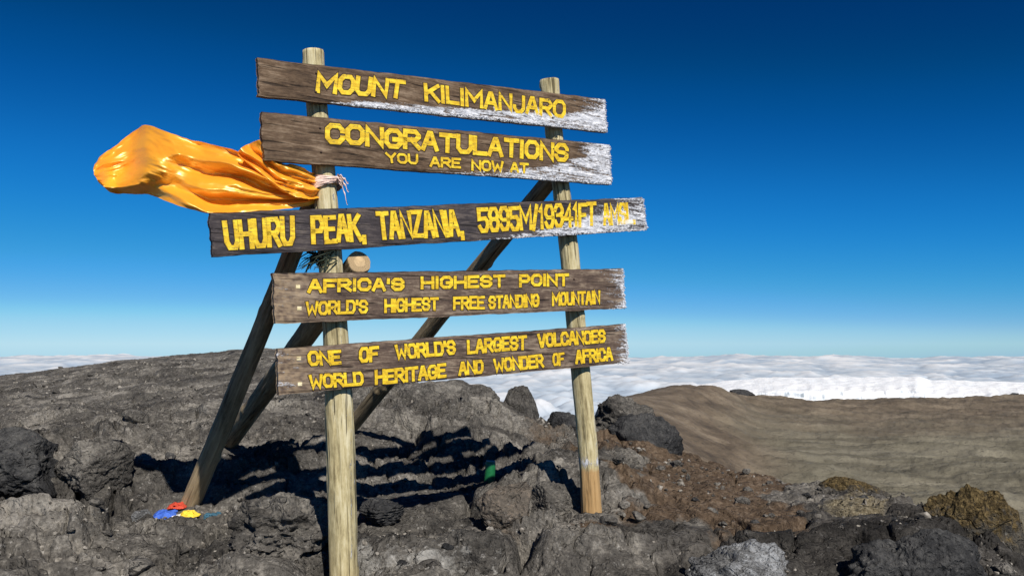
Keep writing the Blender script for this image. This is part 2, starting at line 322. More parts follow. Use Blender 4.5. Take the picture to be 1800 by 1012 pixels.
# ------------------------------------------------------------------ terrain
# profiles: photo column -> (depth, height below the eye)
PROF = {
 -900: [(1, -1.15), (4, -1.0), (7, -.8), (10, -.9), (16, -1.3), (30, -2.4), (42, -5), (80, -18), (200, -62), (1000, -350), (3000, -560), (6000, -700)],
 0: [(1, -1.15), (3.6, -1.03), (5, -.92), (7, -.84), (10, -.83), (16, -.95), (30, -1.22), (42, -2.8), (80, -15), (200, -60), (1000, -350), (3000, -560), (6000, -700)],
 240: [(1, -1.15), (3.7, -1.08), (5, -1.0), (6, -.94), (8, -.80), (12, -.72), (20, -.62), (30, -.55), (42, -2.0), (80, -15), (200, -60), (1000, -350), (3000, -560), (6000, -700)],
 480: [(1, -1.15), (4, -1.15), (5, -1.02), (6.5, -.86), (8, -.73), (12, -.58), (20, -.35), (30, -.12), (42, -1.2), (80, -13), (200, -60), (1000, -350), (3000, -560), (6000, -700)],
 600: [(1, -1.15), (4, -1.17), (5.2, -1.06), (6.5, -.88), (8, -.72), (12, -.55), (20, -.7), (30, -1.2), (42, -3), (80, -16), (200, -60), (1000, -350), (3000, -560), (6000, -700)],
 720: [(1, -1.15), (4, -1.17), (5.3, -1.06), (6.5, -.92), (8, -.72), (9.5, -.52), (10.5, -.5), (13, -.9), (20, -2.6), (42, -12), (80, -28), (200, -75), (1000, -350), (3000, -560), (6000, -700)],
 860: [(1, -1.15), (4, -1.17), (6, -1.03), (7, -.91), (8, -.78), (9, -.60), (10, -.75), (12, -1.5), (20, -5), (42, -17), (80, -36), (200, -80), (1000, -350), (3000, -560), (6000, -700)],
 960: [(1, -1.15), (4, -1.15), (4.8, -1.02), (6, -.99), (7.5, -.94), (9, -.89), (10, -1.3), (14, -4), (20, -8), (42, -19), (100, -45), (200, -80), (1000, -350), (3000, -560), (6000, -700)],
 1040: [(1, -1.15), (4, -1.13), (4.8, -1.02), (6.5, -.99), (8, -.93), (9, -.92), (10.5, -1.3), (20, -4), (42, -8.5), (80, -11), (150, -13), (230, -16.5), (300, -24), (450, -45), (1000, -300), (3000, -560), (6000, -700)],
 1110: [(1, -1.15), (4, -1.13), (5, -1.03), (6.5, -1.02), (8, -1.0), (9, -1.05), (10.5, -1.6), (20, -4.5), (42, -9.5), (80, -13), (150, -15), (245, -15.2), (310, -21), (450, -42), (1000, -200), (3000, -560), (6000, -700)],
 1190: [(1, -1.15), (4, -1.13), (5, -1.05), (6.5, -1.05), (8, -1.09), (10, -1.8), (20, -6), (42, -12), (90, -17.5), (140, -19), (200, -18.5), (280, -13.7), (340, -19), (450, -40), (1000, -120), (3000, -400), (6000, -700)],
 1260: [(1, -1.15), (4, -1.13), (5, -1.07), (6.5, -1.08), (8, -1.2), (10, -2.0), (20, -7), (42, -15), (90, -22.5), (140, -23.5), (220, -23.5), (310, -17), (360, -22), (450, -38), (1000, -120), (3000, -400), (6000, -700)],
 1330: [(1, -1.15), (4, -1.13), (5.5, -1.09), (7.4, -1.17), (9, -2.0), (20, -7), (42, -15.5), (90, -23.5), (150, -27), (250, -27.5), (330, -25), (400, -27.3), (450, -34), (650, -58), (1000, -120), (3000, -400), (6000, -700)],
 1500: [(1, -1.15), (3.9, -1.12), (5, -1.05), (6.3, -1.07), (8, -2.0), (20, -7), (42, -15.5), (90, -23.5), (150, -27.7), (250, -29), (440, -31.3), (500, -38), (650, -58), (1000, -120), (3000, -400), (6000, -700)],
 1640: [(1, -1.15), (3.9, -1.12), (4.6, -1.03), (5.4, -1.03), (6.5, -1.7), (20, -7), (42, -15.5), (90, -23.5), (150, -27.5), (250, -28.5), (440, -30.3), (500, -38), (650, -58), (1000, -120), (3000, -400), (6000, -700)],
 1730: [(1, -1.15), (3.7, -1.10), (4.3, -1.06), (5.0, -1.15), (6, -1.9), (20, -7), (42, -15.5), (90, -23.5), (150, -27.5), (250, -28.3), (440, -29.4), (500, -38), (650, -58), (1000, -120), (3000, -400), (6000, -700)],
 1800: [(1, -1.15), (3.6, -1.10), (4.2, -1.22), (5, -1.9), (20, -7), (42, -15.5), (90, -23), (150, -27.5), (250, -28), (440, -29), (500, -38), (650, -58), (1000, -120), (3000, -400), (6000, -700)],
 2700: [(1, -1.15), (3.4, -1.2), (4.2, -1.5), (5, -2.1), (20, -7), (42, -15), (90, -22), (150, -25), (250, -26), (440, -27), (500, -34), (650, -56), (1000, -120), (3000, -400), (6000, -700)]}
PX = np.array(sorted(PROF)); LG = np.linspace(math.log(0.3), math.log(6000), 1400)
TAB = np.stack([np.interp(LG, [math.log(d) for d, _ in PROF[k]], [z for _, z in PROF[k]]) for k in PX])
ker = np.exp(-np.linspace(-2, 2, 21) ** 2); ker /= ker.sum()
TAB = np.stack([np.convolve(np.pad(r, 10, 'edge'), ker, 'valid') for r in TAB])
PXF = np.arange(-900, 2701, 10.0)
TF = np.stack([np.interp(PXF, PX, TAB[:, j]) for j in range(TAB.shape[1])], 1)
k2 = np.exp(-np.linspace(-2, 2, 9) ** 2); k2 /= k2.sum()
TF = np.apply_along_axis(lambda c: np.convolve(np.pad(c, 4, 'edge'), k2, 'valid'), 0, TF)
def base_z(px, D):
    a = np.clip((px + 900) / 10.0, 0, len(PXF) - 1.001); bq = np.clip((np.log(D) - LG[0]) / (LG[1] - LG[0]), 0, len(LG) - 1.001)
    i = a.astype(int); j = bq.astype(int); u = a - i; v = bq - j
    return (TF[i, j] * (1 - u) + TF[i + 1, j] * u) * (1 - v) + (TF[i, j + 1] * (1 - u) + TF[i + 1, j + 1] * u) * v
def blob(px, D, cx, cd, wx, wd):
    return np.exp(-((px - cx) / wx) ** 2 - ((D - cd) / wd) ** 2)
PADS = [(338, 884, 5.25, 0.28), (606, 1045, 4.0, 0.22), (1042, 903, 4.85, 0.22), (860, 848, 6.0, 0.3), (402, 782, 6.6, 0.3), (615, 758, 7.3, 0.3), (672, 912, 4.95, 0.22), (700, 870, 5.6, 0.4)]
def terrain_z(x, y, D, px):
    z = base_z(px, D)
    near = 1 - sstep(14, 45, D)                                  # rocky summit
    right = sstep(1080, 1180, px) * (1 - sstep(1480, 1560, px)) * sstep(4.6, 5.2, D) * (1 - sstep(7.5, 9, D))   # the loose brown soil
    left = (1 - sstep(500, 640, px)) * sstep(6.5, 9, D)           # gravel slope
    amp = near * (1 - 0.75 * right) * (1 - 0.45 * sstep(1040, 1180, px) * (1 - sstep(4.8, 5.6, D))) * (1 - 0.55 * left)
    wx = x + 0.22 * fbm(x * 1.5, y * 1.5, 0.3, 4); wy = y + 0.22 * fbm(x * 1.5, y * 1.5, 7.7, 4)
    f1, g, r1, r2, ox, oy = worley(wx * 1.0, wy * 1.7, 3)
    sb = sstep(0.0, 0.32, g)
    blk = ((r1 - 0.35) * 0.13 + (ox * (r2 - 0.5) + oy * (r1 - 0.5)) * 0.16) * sb - 0.17 * (1 - sstep(0.0, 0.085, g)) * (r2 > 0.45)
    f1, g, r1, r2, ox, oy = worley(wx * 2.9, wy * 4.2, 11)
    sb = sstep(0.0, 0.30, g)
    blk2 = ((r1 - 0.35) * 0.055 + (ox * (r2 - 0.5) + oy * (r1 - 0.4)) * 0.08) * sb - 0.05 * (1 - sstep(0.0, 0.12, g)) * (r2 > 0.4)
    f1, g, r1, r2, ox, oy = worley(wx * 10, wy * 10, 23)
    blk3 = ((r1 - 0.4) * 0.030 + (ox * (r2 - 0.5) + oy * (r1 - 0.5)) * 0.04) * sstep(0, 0.35, g) - 0.012 * (1 - sstep(0, 0.15, g))
    t = fbm(x * 0.7, y * 1.5, 2.0, 6, gain=0.5)
    st = t * 5; st = (np.floor(st) + sstep(0.6, 1.0, st - np.floor(st))) / 5    # ledges
    fine = fbm(x * 9, y * 9, 4.4, 5, gain=0.6) * 0.012 + 0.008 * ridged(wx * 6, wy * 9, 1.4, 4) - 0.004
    big = 1.15 * blk + 1.35 * blk2 + 0.05 * t + 0.15 * st + 0.0
    pad = 0.0; pz = 0.0
    for qx, qy, qd, rp_ in PADS:
        wq = np.exp(-(((px - qx) / F * D) / rp_) ** 2 - ((D - qd) / (rp_ * 1.3)) ** 2); pad = pad + wq; pz = pz + wq * (-(qy - HZ) / F * qd - base_z(np.full_like(px, qx), np.full_like(D, qd)))
    big = big * (1 - np.clip(pad, 0, 1)) + pz
    rm = 0.45 + 0.75 * sstep(-0.35, 0.4, fbm(x * 1.1, y * 1.1, 12.2, 4))
    z = z + amp * (big + rm * (blk3 + fine))
    z = z + left * near * (0.05 * fbm(x * 0.8, y * 0.8, 9.1, 5) + 0.035 * ridged(x * 0.35, y * 1.1, 3.3, 4) - 0.02)
    z = z + right * 0.03 * fbm(x * 7, y * 7, 1.1, 4)
    far = sstep(20, 80, D)
    z = z + far * (0.0022 * D * fbm(x * 6 / (D + 60), y * 6 / (D + 60), 5.5, 6, gain=0.5))
    z = z + far * (1 - sstep(1230, 1420, px)) * sstep(1000, 1060, px) * (0.7 * ridged(x / 22 + y / 60, y / 70, 3.1, 5, gain=0.55) - 0.4)
    dune = far * (1 - sstep(420, 520, D)) * sstep(1150, 1300, px)
    z = z + dune * (0.45 * fbm(x / 7, y / 5, 2.9, 4, gain=0.6) + 1.0 * ridged((x + 0.4 * y) / 34, y / 19, 6.2, 4, gain=0.5) - 0.6 + 2.0 * fbm(x / 55, (y + 0.3 * x) / 17, 3.7, 5, gain=0.45) + 0.8 * np.sin((y + 0.45 * x + 18 * fbm(x / 60, y / 60, 0.1, 4)) / 6.5) * (0.4 + 0.8 * fbm(x / 45, y / 45, 8.2, 3)))
    # hollows the photo shows in deep shade, and flattened pads at the feet
    z = z - 0.16 * blob(px, D, 925, 4.35, 28, 0.22) - 0.08 * blob(px, D, 300, 6.45, 30, 0.2)
    return z
def ground_pt(x, y):
    D = np.array([float(y)]); px = np.array([900 + F * x / y])
    return float(terrain_z(np.array([float(x)]), np.array([float(y)]), D, px)[0])

rings = np.concatenate([np.geomspace(0.35, 1.6, 24)[:-1], np.geomspace(1.6, 42, 860)[:-1], np.geomspace(42, 700, 420)[:-1], np.geomspace(700, 6000, 40)])
T0 = 55.0
txs = np.concatenate([np.tan(np.radians(np.linspace(-T0, -37, 40)))[:-1], np.linspace(math.tan(R(-37)), math.tan(R(37)), 960), np.tan(np.radians(np.linspace(37, T0, 40)))[1:]])
th = np.arctan(txs); back = np.radians(np.linspace(T0, 360 - T0, 70))[1:-1]
ncol = len(th) + len(back)
Dg, Tx = np.meshgrid(rings, txs, indexing='ij')
Xa, Ya = Dg * Tx, Dg
Db, Tb = np.meshgrid(rings, back, indexing='ij'); rr = Db / math.cos(R(T0))
Xb, Yb = rr * np.sin(Tb), rr * np.cos(Tb)
X = np.concatenate([Xa, Xb], 1); Y = np.concatenate([Ya, Yb], 1); D_ = np.concatenate([Dg, Db], 1)
edge = math.tan(R(T0)); blend = (back - R(T0)) / (R(360 - 2 * T0))
pxb = 900 + F * (edge * (1 - 2 * blend)); PXv = np.concatenate([900 + F * Tx, np.broadcast_to(pxb, Db.shape)], 1)
x, y, D, px = X.ravel(), Y.ravel(), D_.ravel(), PXv.ravel()
Z = terrain_z(x, y, D, px)
pq = px + 130 * fbm(x * 1.6, y * 1.6, 3.9, 4); Dq = D + 0.5 * fbm(x * 1.6, y * 1.6, 8.9, 4)
brown = sstep(1050, 1130, pq) * (1 - sstep(1360, 1460, pq)) * sstep(4.3, 5.0, Dq) * (1 - sstep(8.2, 10, Dq)) + 0.55 * blob(px, D, 960, 8, 60, 1.0) + 0.45 * blob(px, D, 880, 4.7, 60, 0.4)
ash = sstep(14, 40, D) * sstep(1000, 1100, px)
ridge = ash * np.maximum(0.85 * sstep(170, 330, y + 40 * perlin(x / 50, y / 50, 2.5)), 1 - sstep(1230, 1420, px + 60 * perlin(x / 40, y / 40, 0.5)))
pale = 0.62 * blob(px, D, 760, 4.15, 150, 0.22) + 0.5 * blob(px, D, 640, 4.3, 26, .12) + 0.5 * blob(px, D, 713, 4.55, 24, .06) + 0.22 * blob(px, D, 1290, 4.3, 110, .4)
tan = 0.9 * blob(px, D, 1500, 5.45, 75, 0.55)
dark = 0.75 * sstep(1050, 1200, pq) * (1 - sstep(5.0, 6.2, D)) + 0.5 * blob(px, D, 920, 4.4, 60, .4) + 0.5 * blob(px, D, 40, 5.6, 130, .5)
i, j = np.meshgrid(np.arange(len(rings) - 1), np.arange(ncol), indexing='ij'); j2 = (j + 1) % ncol
Qg = np.stack([i * ncol + j, i * ncol + j2, (i + 1) * ncol + j2, (i + 1) * ncol + j], -1).reshape(-1, 4)[:, ::-1]
V = np.stack([x, y, Z], 1)
V = np.concatenate([V, [[0, 0, float(Z[:ncol].mean())]]]); apex = len(V) - 1
ap = lambda a: np.append(a, 0.0)
jj = np.arange(ncol); tri = np.stack([jj, np.full(ncol, apex), (jj + 1) % ncol], 1)
g = mesh_np('ground', V, Qg, M['ground'], attrs=dict(brown=ap(brown), ash=ap(ash), ridge=ap(ridge), pale=ap(pale), tan=ap(tan), dark=ap(dark)), tris=tri)
tag(g, 'grey volcanic summit ground of lava rock with an ash crater plain beyond', 'ground', kind='structure')

# ------------------------------------------------------------------ sea of cloud
rc_ = np.geomspace(1600, 34000, 520); tc_ = np.linspace(-1.6, 1.6, 760)
Dc, Tc = np.meshgrid(rc_, tc_, indexing='ij'); xc, yc = (Dc * Tc).ravel(), Dc.ravel()
def billow(x, y, z, octs):
    a, s, f = 1.0, 0.0, 1.0
    for q in range(octs):
        s = s + a * np.abs(perlin(x * f + 3.1 * q, y * f + 8.3 * q, z + q)); a *= 0.5; f *= 2.1
    return s
wx = xc + 500 * perlin(xc / 1500, yc / 1500, 3.0); wy = yc + 500 * perlin(xc / 1500, yc / 1500, 9.0)
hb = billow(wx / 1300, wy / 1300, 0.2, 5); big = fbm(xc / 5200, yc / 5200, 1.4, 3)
hq = 1 - sstep(6000, 24000, yc) * 0.65
zc = -600 + 190 * hb * hq + 14 * fbm(xc / 160, yc / 160, 4.1, 4) + 110 * big + sstep(12000, 26000, yc) * 150 * np.maximum(0, fbm(xc / 2500, yc / 4000, 6.6, 4))
cl = mesh_np('cloud_sea', np.stack([xc, yc, zc], 1), grid_quads(len(rc_), len(tc_)), M['cloud'], attrs=dict(thick=hb + 0.25 * big))  # height of the billows, for the painted shading
tag(cl, 'sea of white cloud spreading below the summit to the horizon', 'clouds', kind='structure')

# ------------------------------------------------------------------ glacier beyond the crater
def glacier():
    n, m = 260, 70
    pxs = np.linspace(1215, 2150, n); V = []
    top = np.interp(pxs, [1215, 1270, 1341, 1610, 1632, 1800, 2150], [676, 669, 663, 661.5, 667, 671, 674])
    Df = 600 + 10 * fbm(pxs / 110, 0.2, 0.4, 3)
    for k in range(n):
        D0 = Df[k]; zt = -(top[k] - HZ) / F * (D0 + 170)
        zt_f = zt - 4.0 + 1.2 * float(fbm(pxs[k] / 25, 3.3, 1.1, 4)); zb = -75
        for jx in range(m):
            if jx < 36:
                t = jx / 35; zz = zb + (zt_f - zb) * t; lean = 10 * (1 - t) ** 1.5 - 3.5 * t ** 4
                dd = D0 - lean + 1.3 * float(perlin(pxs[k] / 9.0, zz / 22, 0.7)) + 1.3 * float(perlin(pxs[k] / 40, zz / 3.5, 5.7))
            else:
                t = (jx - 35) / (m - 36); dd = D0 + 170 * t + 2; zz = zt_f + (zt - zt_f) * t ** 0.6 + 0.8 * float(perlin(pxs[k] / 20, t * 6, 2.2))
            V.append(((pxs[k] - 900) / F * dd, dd, zz))
    ob = mesh_np('glacier', V, grid_quads(n, m), M['ice'])
    tag(ob, 'long flat topped white glacier wall behind the ash crater', 'glacier')
    return ob
glacier()

# ------------------------------------------------------------------ boulders
def ico(sub):
    bm = bmesh.new(); bmesh.ops.create_icosphere(bm, subdivisions=sub, radius=1.0)
    V = np.array([v.co[:] for v in bm.verts]); T = np.array([[v.index for v in f.verts] for f in bm.faces]); bm.free(); return V, T
ICO = {s: ico(s) for s in (4, 6)}
def boulder_shape(seed, sub=6, planes=16, rough=0.10, strata=0.0, point=0.0, near=0.62):
    V, T = ICO[sub]; rs = np.random.RandomState(seed); P = V.copy()
    nrm = rs.normal(size=(planes, 3)); nrm /= np.linalg.norm(nrm, axis=1)[:, None]; dist = rs.uniform(near, 0.95, planes)
    dots = P @ nrm.T; r = np.where(dots > 0.05, dist / np.maximum(dots, 0.05), 9).min(1); r = np.minimum(r, 1.08)
    r = r + rough * fbm(P[:, 0] * 1.6 + seed, P[:, 1] * 1.6, P[:, 2] * 1.6, 5, gain=0.55) + 0.06 * rough / 0.1 * (ridged(P[:, 0] * 3 + seed, P[:, 1] * 3, P[:, 2] * 3, 5) * 0.5)
    if strata:
        zz = P[:, 2] * 5 + 0.6 * fbm(P[:, 0] * 1.5, P[:, 1] * 1.5, P[:, 2] * 1.5 + seed, 4); fr = zz - np.floor(zz)
        r = r + strata * (sstep(0.0, 0.5, fr) - sstep(0.8, 1.0, fr) - 0.4)
    P = P * r[:, None]
    if point: k = np.clip((P[:, 2] + 0.2), 0, 1.2); P[:, 0] *= 1 - point * k; P[:, 1] *= 1 - point * k
    return P, T
def boulder(name, label, x0, y0, x1, y1, D, seed, mat, depth=0.9, sink=0.35, cat='rock', rz=0.0, **kw):
    """x0,y0,x1,y1: where it shows in the photo; D: its distance"""
    P, T = boulder_shape(seed, **kw)
    P = P - (P.max(0) + P.min(0)) / 2; P /= (P.max(0) - P.min(0)) / 2
    ca, sa = math.cos(rz), math.sin(rz)
    w_ = (x1 - x0) / 2 * D / F; h_ = (y1 - y0) / 2 * D / F * (1 + sink)
    c = at((x0 + x1) / 2, (y0 + y1) / 2, D); c[2] -= (y1 - y0) / 2 * D / F * sink
    q = P * np.array([w_, w_ * depth, h_])
    if rz: q = np.stack([q[:, 0] * ca - q[:, 2] * sa, q[:, 1], q[:, 0] * sa + q[:, 2] * ca], 1)
    ob = mesh_np(name, q, None, mat, tris=T, attrs=dict(up=P[:, 2])); ob.location = c
    tag(ob, label, cat); return ob
boulder('boulder', 'pointed grey boulder standing on the skyline left of the gap of cloud', 876, 678, 948, 775, 8.9, 21, M['rock'], point=0.18, sink=0.2)
boulder('boulder', 'big rounded black boulder just right of the right sign post', 1052, 726, 1202, 808, 8.3, 34, M['dark_rock'], depth=0.8, rough=0.13)
boulder('boulder', 'small dark jagged rock below the gap of cloud', 960, 724, 1018, 765, 9.0, 8, M['dark_rock'])
boulder('outcrop', 'ragged dark outcrop behind the big black boulder', 1038, 690, 1168, 760, 11.5, 45, M['rock'], rough=0.22, depth=0.6, rz=0.10)
boulder('outcrop', 'broad grey rock hump under the lowest board and its shadow', 640, 668, 886, 790, 9.6, 12, M['rock'], depth=0.5, rough=0.12, strata=0.03)
boulder('boulder', 'low dark rock mass at the far left edge', -60, 748, 120, 850, 5.4, 62, M['dark_rock'], depth=0.8, rough=0.15)
boulder('boulder', 'grey rock hump right of the dark rock mass at the left edge', 95, 765, 232, 846, 5.4, 77, M['rock'], depth=0.8, rough=0.14)
boulder('boulder', 'large layered boulder left of the base of the left sign post', 412, 862, 600, 988, 4.55, 58, M['rock'], depth=1.3, strata=0.035, rough=0.24, planes=24, sink=0.2)
boulder('boulder', 'grey wedge of rock just left of the base of the right sign post', 925, 845, 1022, 905, 5.2, 83, M['rock'], depth=0.8)
boulder('boulder', 'rusty stained rock in front of the green can', 835, 850, 935, 935, 4.8, 91, M['red_rock'], depth=0.8, strata=0.03)
boulder('boulder', 'pale crusted rock at the bottom right of the brown soil', 1195, 952, 1410, 1070, 4.0, 28, M['pale_rock'], depth=0.9, rough=0.18, planes=24)
boulder('boulder', 'golden lichen covered rock at the lower right edge', 1630, 850, 1790, 1010, 4.55, 31, M['gold_rock'], depth=0.8, rough=0.16)
boulder('boulder', 'dark rough rock below the golden lichen rock', 1480, 925, 1730, 1060, 3.9, 17, M['dark_rock'], depth=0.6, rough=0.15)
boulder('boulder', 'dark rough rock between the golden lichen rock and the tan mound', 1420, 838, 1560, 885, 6.2, 19, M['gold_rock'], depth=0.5, rough=0.16)
boulder('stone', 'flat round dark stone lying right of the left sign post', 634, 874, 711, 918, 4.95, 15, M['dark_rock'], depth=1.1, strata=0.06, sink=0.1, cat='stone')
boulder('stone', 'dirty white stone on the ground below the coloured cloths', 232, 896, 264, 926, 4.75, 23, M['pale_rock'], sink=0.2, cat='stone')
boulder('rock_outcrop', 'dark rock in front of the left end of the glacier', 1282, 684, 1331, 698, 585, 6, M['dark_rock'], depth=0.5, rz=-0.15)
boulder('rock_outcrop', 'dark rock before the right end of the glacier', 1768, 690, 1792, 702, 580, 7, M['dark_rock'], depth=0.5)

# loose stones: a few shapes, copied
protos = []
for s_ in range(6):
    P, T = boulder_shape(100 + s_, sub=4, planes=8, rough=0.07, near=0.42)
    me_ob = mesh_np('loose_stone', P * np.array([1, 0.85, 0.6]), None, M['rock' if s_ else 'dark_rock'], tris=T); protos.append(me_ob)
rnd = random.Random(4); used = set()
STONES = []
for k in range(90): STONES.append((rnd.uniform(-40, 560), math.exp(rnd.uniform(math.log(7), math.log(28))), 'left'))
for k in range(60): STONES.append((rnd.uniform(1060, 1480), rnd.uniform(4.6, 7.6), 'soil'))
for k in range(150): STONES.append((rnd.uniform(20, 1780), rnd.uniform(3.7, 7.0), 'front'))
GRP = {'left': ('loose grey stones strewn over the slope behind the sign', 'small grey stone strewn on the gravel slope at the left'),
       'soil': ('small stones on the brown soil', 'small stone lying on the brown soil right of the sign'),
       'front': ('small stones among the foreground rock', 'small stone lying among the foreground lava rock')}
for px_, D_s, kind in STONES:
    pi = rnd.randrange(6); o_ = protos[pi]
    if pi in used: o_ = o_.copy(); C.objects.link(o_)
    used.add(pi)
    sx = (px_ - 900) / F * D_s; z = ground_pt(sx, D_s)
    sz = {'left': rnd.uniform(0.03, 0.10) * (D_s / 14) ** 0.4, 'soil': rnd.uniform(0.008, 0.03), 'front': rnd.uniform(0.012, 0.04) * (1.7 if rnd.random() < 0.15 else 1)}[kind]
    if rnd.random() < 0.1: sz *= 1.7
    o_.scale = (sz, sz, sz); o_.rotation_euler = (rnd.uniform(-.3, .3), rnd.uniform(-.3, .3), rnd.uniform(0, 6.28)); o_.location = (sx, D_s, z + sz * 0.15)
    tag(o_, GRP[kind][1], 'stone', GRP[kind][0])

# grit and gravel nobody could count
def gravel():
    V0, T0_ = ico(1); rs = np.random.RandomState(77); n = 9000
    dd = np.exp(rs.uniform(math.log(3.6), math.log(22), n)); pxs = rs.uniform(-60, 1860, n)
    keep = ~((pxs > 1080) & (dd > 7.8)) & ~((pxs > 640) & (dd > 9)); dd, pxs = dd[keep], pxs[keep]; n = len(dd)
    xs = (pxs - 900) / F * dd; zs = terrain_z(xs, dd, dd, pxs)
    dens = fbm(xs * 0.9, dd * 0.9, 6.1, 3) > -0.15; xs, dd, zs = xs[dens], dd[dens], zs[dens]; n = len(dd)
    sz = np.exp(rs.normal(math.log(0.0075), 0.5, n)) * (dd / 5) ** 0.75
    V = V0[None] * (1 + 0.35 * rs.normal(size=(n, len(V0), 1))).clip(0.45, 1.6) * rs.uniform(0.6, 1.2, (n, 1, 3)) * sz[:, None, None] + np.stack([xs, dd, zs + sz * 0.25], 1)[:, None]
    T = (T0_[None] + (np.arange(n) * len(V0))[:, None, None]).reshape(-1, 3)
    g_ = mesh_np('gravel', V.reshape(-1, 3), None, M['grit'], smooth=False, tris=T)
    tag(g_, 'grey grit and gravel scattered over the lava ground', 'gravel', kind='stuff')
b = NB('grit'); M['grit'] = b.done(b.bsdf(b.ramp(b.noise(b.pos(), 23, 2, 0.5), [(0.35, (0.03, 0.028, 0.026)), (0.5, (0.12, 0.108, 0.092)), (0.62, (0.30, 0.275, 0.24))]), 0.95, None, 0.1))
gravel()

# ------------------------------------------------------------------ the sign
PL, PR = np.array([(575 - 900) / F * 4.0, 4.0, 0]), np.array([(1000 - 900) / F * 4.8, 4.8, 0])
U = (PR - PL) / np.linalg.norm(PR - PL); Nn = np.array([U[1], -U[0], 0.0]); W = np.array([0, 0, 1.0])
def on_plane(px, py, off=0.0):
    """point where the sight line meets the boards' front plane, shifted off metres towards the back"""
    r = ray(px, py); p0 = PL - Nn * off; t = np.dot(p0, Nn) / np.dot(r, Nn); return r * t
def to2(p): return np.array([np.dot(p - PL, U), p[2]])
def to3(a, b_, n=0.0): return PL + U * a + W * b_ + Nn * n
sign_base = at(604, 1012, 4.0); sign = empty('summit_sign', (sign_base[0], sign_base[1], -1.15))
tag(sign, 'tall wooden summit sign of five yellow lettered boards on braced log posts', 'sign')
SB = np.array(sign.location[:])

def log(name, pts, rad, mat, seed, frost=None, bare=None, cap_round=0.15):
    """a bent log through 3-D points with given radii"""
    pts = np.array(pts, float); rad = np.array(rad, float)
    cum = np.concatenate([[0], np.cumsum(np.linalg.norm(np.diff(pts, axis=0), axis=1))])
    n = int(cum[-1] / 0.014); tt = np.linspace(0, cum[-1], n)
    P = np.stack([np.interp(tt, cum, pts[:, k]) for k in range(3)], 1); rr = np.interp(tt, cum, rad)
    kk = np.ones(15) / 15
    P = np.stack([np.convolve(np.pad(P[:, k], 7, 'reflect', reflect_type='odd'), kk, 'valid') for k in range(3)], 1)
    rr = np.convolve(np.pad(rr, 7, 'edge'), kk, 'valid')
    d = np.gradient(P, axis=0); d /= np.linalg.norm(d, axis=1)[:, None]
    ref = np.array([1.0, 0, 0.0]); e1 = ref - d * (d @ ref)[:, None]; e1 /= np.linalg.norm(e1, axis=1)[:, None]; e2 = np.cross(d, e1)
    m = 48; ang = np.linspace(0, 2 * math.pi, m, endpoint=False); ca, sa = np.cos(ang), np.sin(ang)
    L = tt[:, None] + 0 * ang
    R_ = rr[:, None] * (1 + 0.07 * fbm(ca * 1.2 + seed, sa * 1.2, L * 1.6, 3) + 0.03 * fbm(ca * 3.5, sa * 3.5 + seed, L * 5, 3))
    rs = np.random.RandomState(seed)
    for q in range(int(cum[-1] * 2.2)):                           # knots
        l0, a0 = rs.uniform(0, cum[-1]), rs.uniform(0, 6.28); dl = (L - l0) / 0.03; da = np.angle(np.exp(1j * (ang - a0))) / 0.45
        R_ = R_ + rr[:, None] * 0.17 * np.exp(-dl ** 2 - da ** 2)
    for q in range(7):                                             # long drying cracks
        l0, a0, ln = rs.uniform(0, cum[-1]), rs.uniform(0, 6.28), rs.uniform(0.12, 0.4)
        da = np.angle(np.exp(1j * (ang[None] - a0 - 0.15 * np.sin(L * 5)))) / 0.06
        R_ = R_ - rr[:, None] * 0.17 * np.exp(-da ** 2) * np.exp(-((L - l0) / ln) ** 4)
    R_[0] *= 0.97; R_[-1] *= 0.90
    V = P[:, None, :] + R_[..., None] * (ca[None, :, None] * e1[:, None, :] + sa[None, :, None] * e2[:, None, :])
    wv = np.stack([R_ * ca + seed, R_ * sa, L * 0.09], -1)
    fr = (frost(V[..., 0], V[..., 2], L, d, (V - P[:, None, :]) / R_[..., None]) if frost else np.zeros_like(R_)); ba = bare(L, V) if bare else np.zeros_like(R_)
    Vs = V.reshape(-1, 3); Q = grid_quads(n, m, True); tr = []
    caps = []
    for k, sgn in ((0, -1), (n - 1, 1)):                           # end grain: an inner ring and a centre
        inner = P[k] + (V[k] - P[k]) * 0.5 + d[k] * sgn * 0.0015; i0 = len(Vs) + sum(len(c) for c in caps)
        caps.append(np.concatenate([inner, [P[k] + d[k] * sgn * 0.002]]))
        for j in range(m):
            j2 = (j + 1) % m; a, b_ = k * m + j, k * m + j2
            qd = (a, b_, i0 + j2, i0 + j) if sgn > 0 else (b_, a, i0 + j, i0 + j2)
            Q = np.concatenate([Q, [qd]]); tr.append((i0 + j, i0 + j2, i0 + m) if sgn > 0 else (i0 + j2, i0 + j, i0 + m))
    Vs = np.concatenate([Vs] + caps); ex = len(caps[0])
    wv = np.concatenate([wv.reshape(-1, 3), caps[0] * 0.7, caps[1] * 0.7])
    frv = np.concatenate([fr.ravel(), np.full(2 * ex, 0.0)]); bav = np.concatenate([ba.ravel(), np.full(ex, ba[0].mean()), np.full(ex, ba[-1].mean())])
    ob = mesh_np(name, Vs - SB, Q, mat, sign, attrs=dict(wood=wv, frost=frv, bare=bav), tris=tr)
    ns_ = (n - 1) * m; ob.data.polygons.foreach_set('use_smooth', np.arange(len(ob.data.polygons)) < ns_)
    return ob

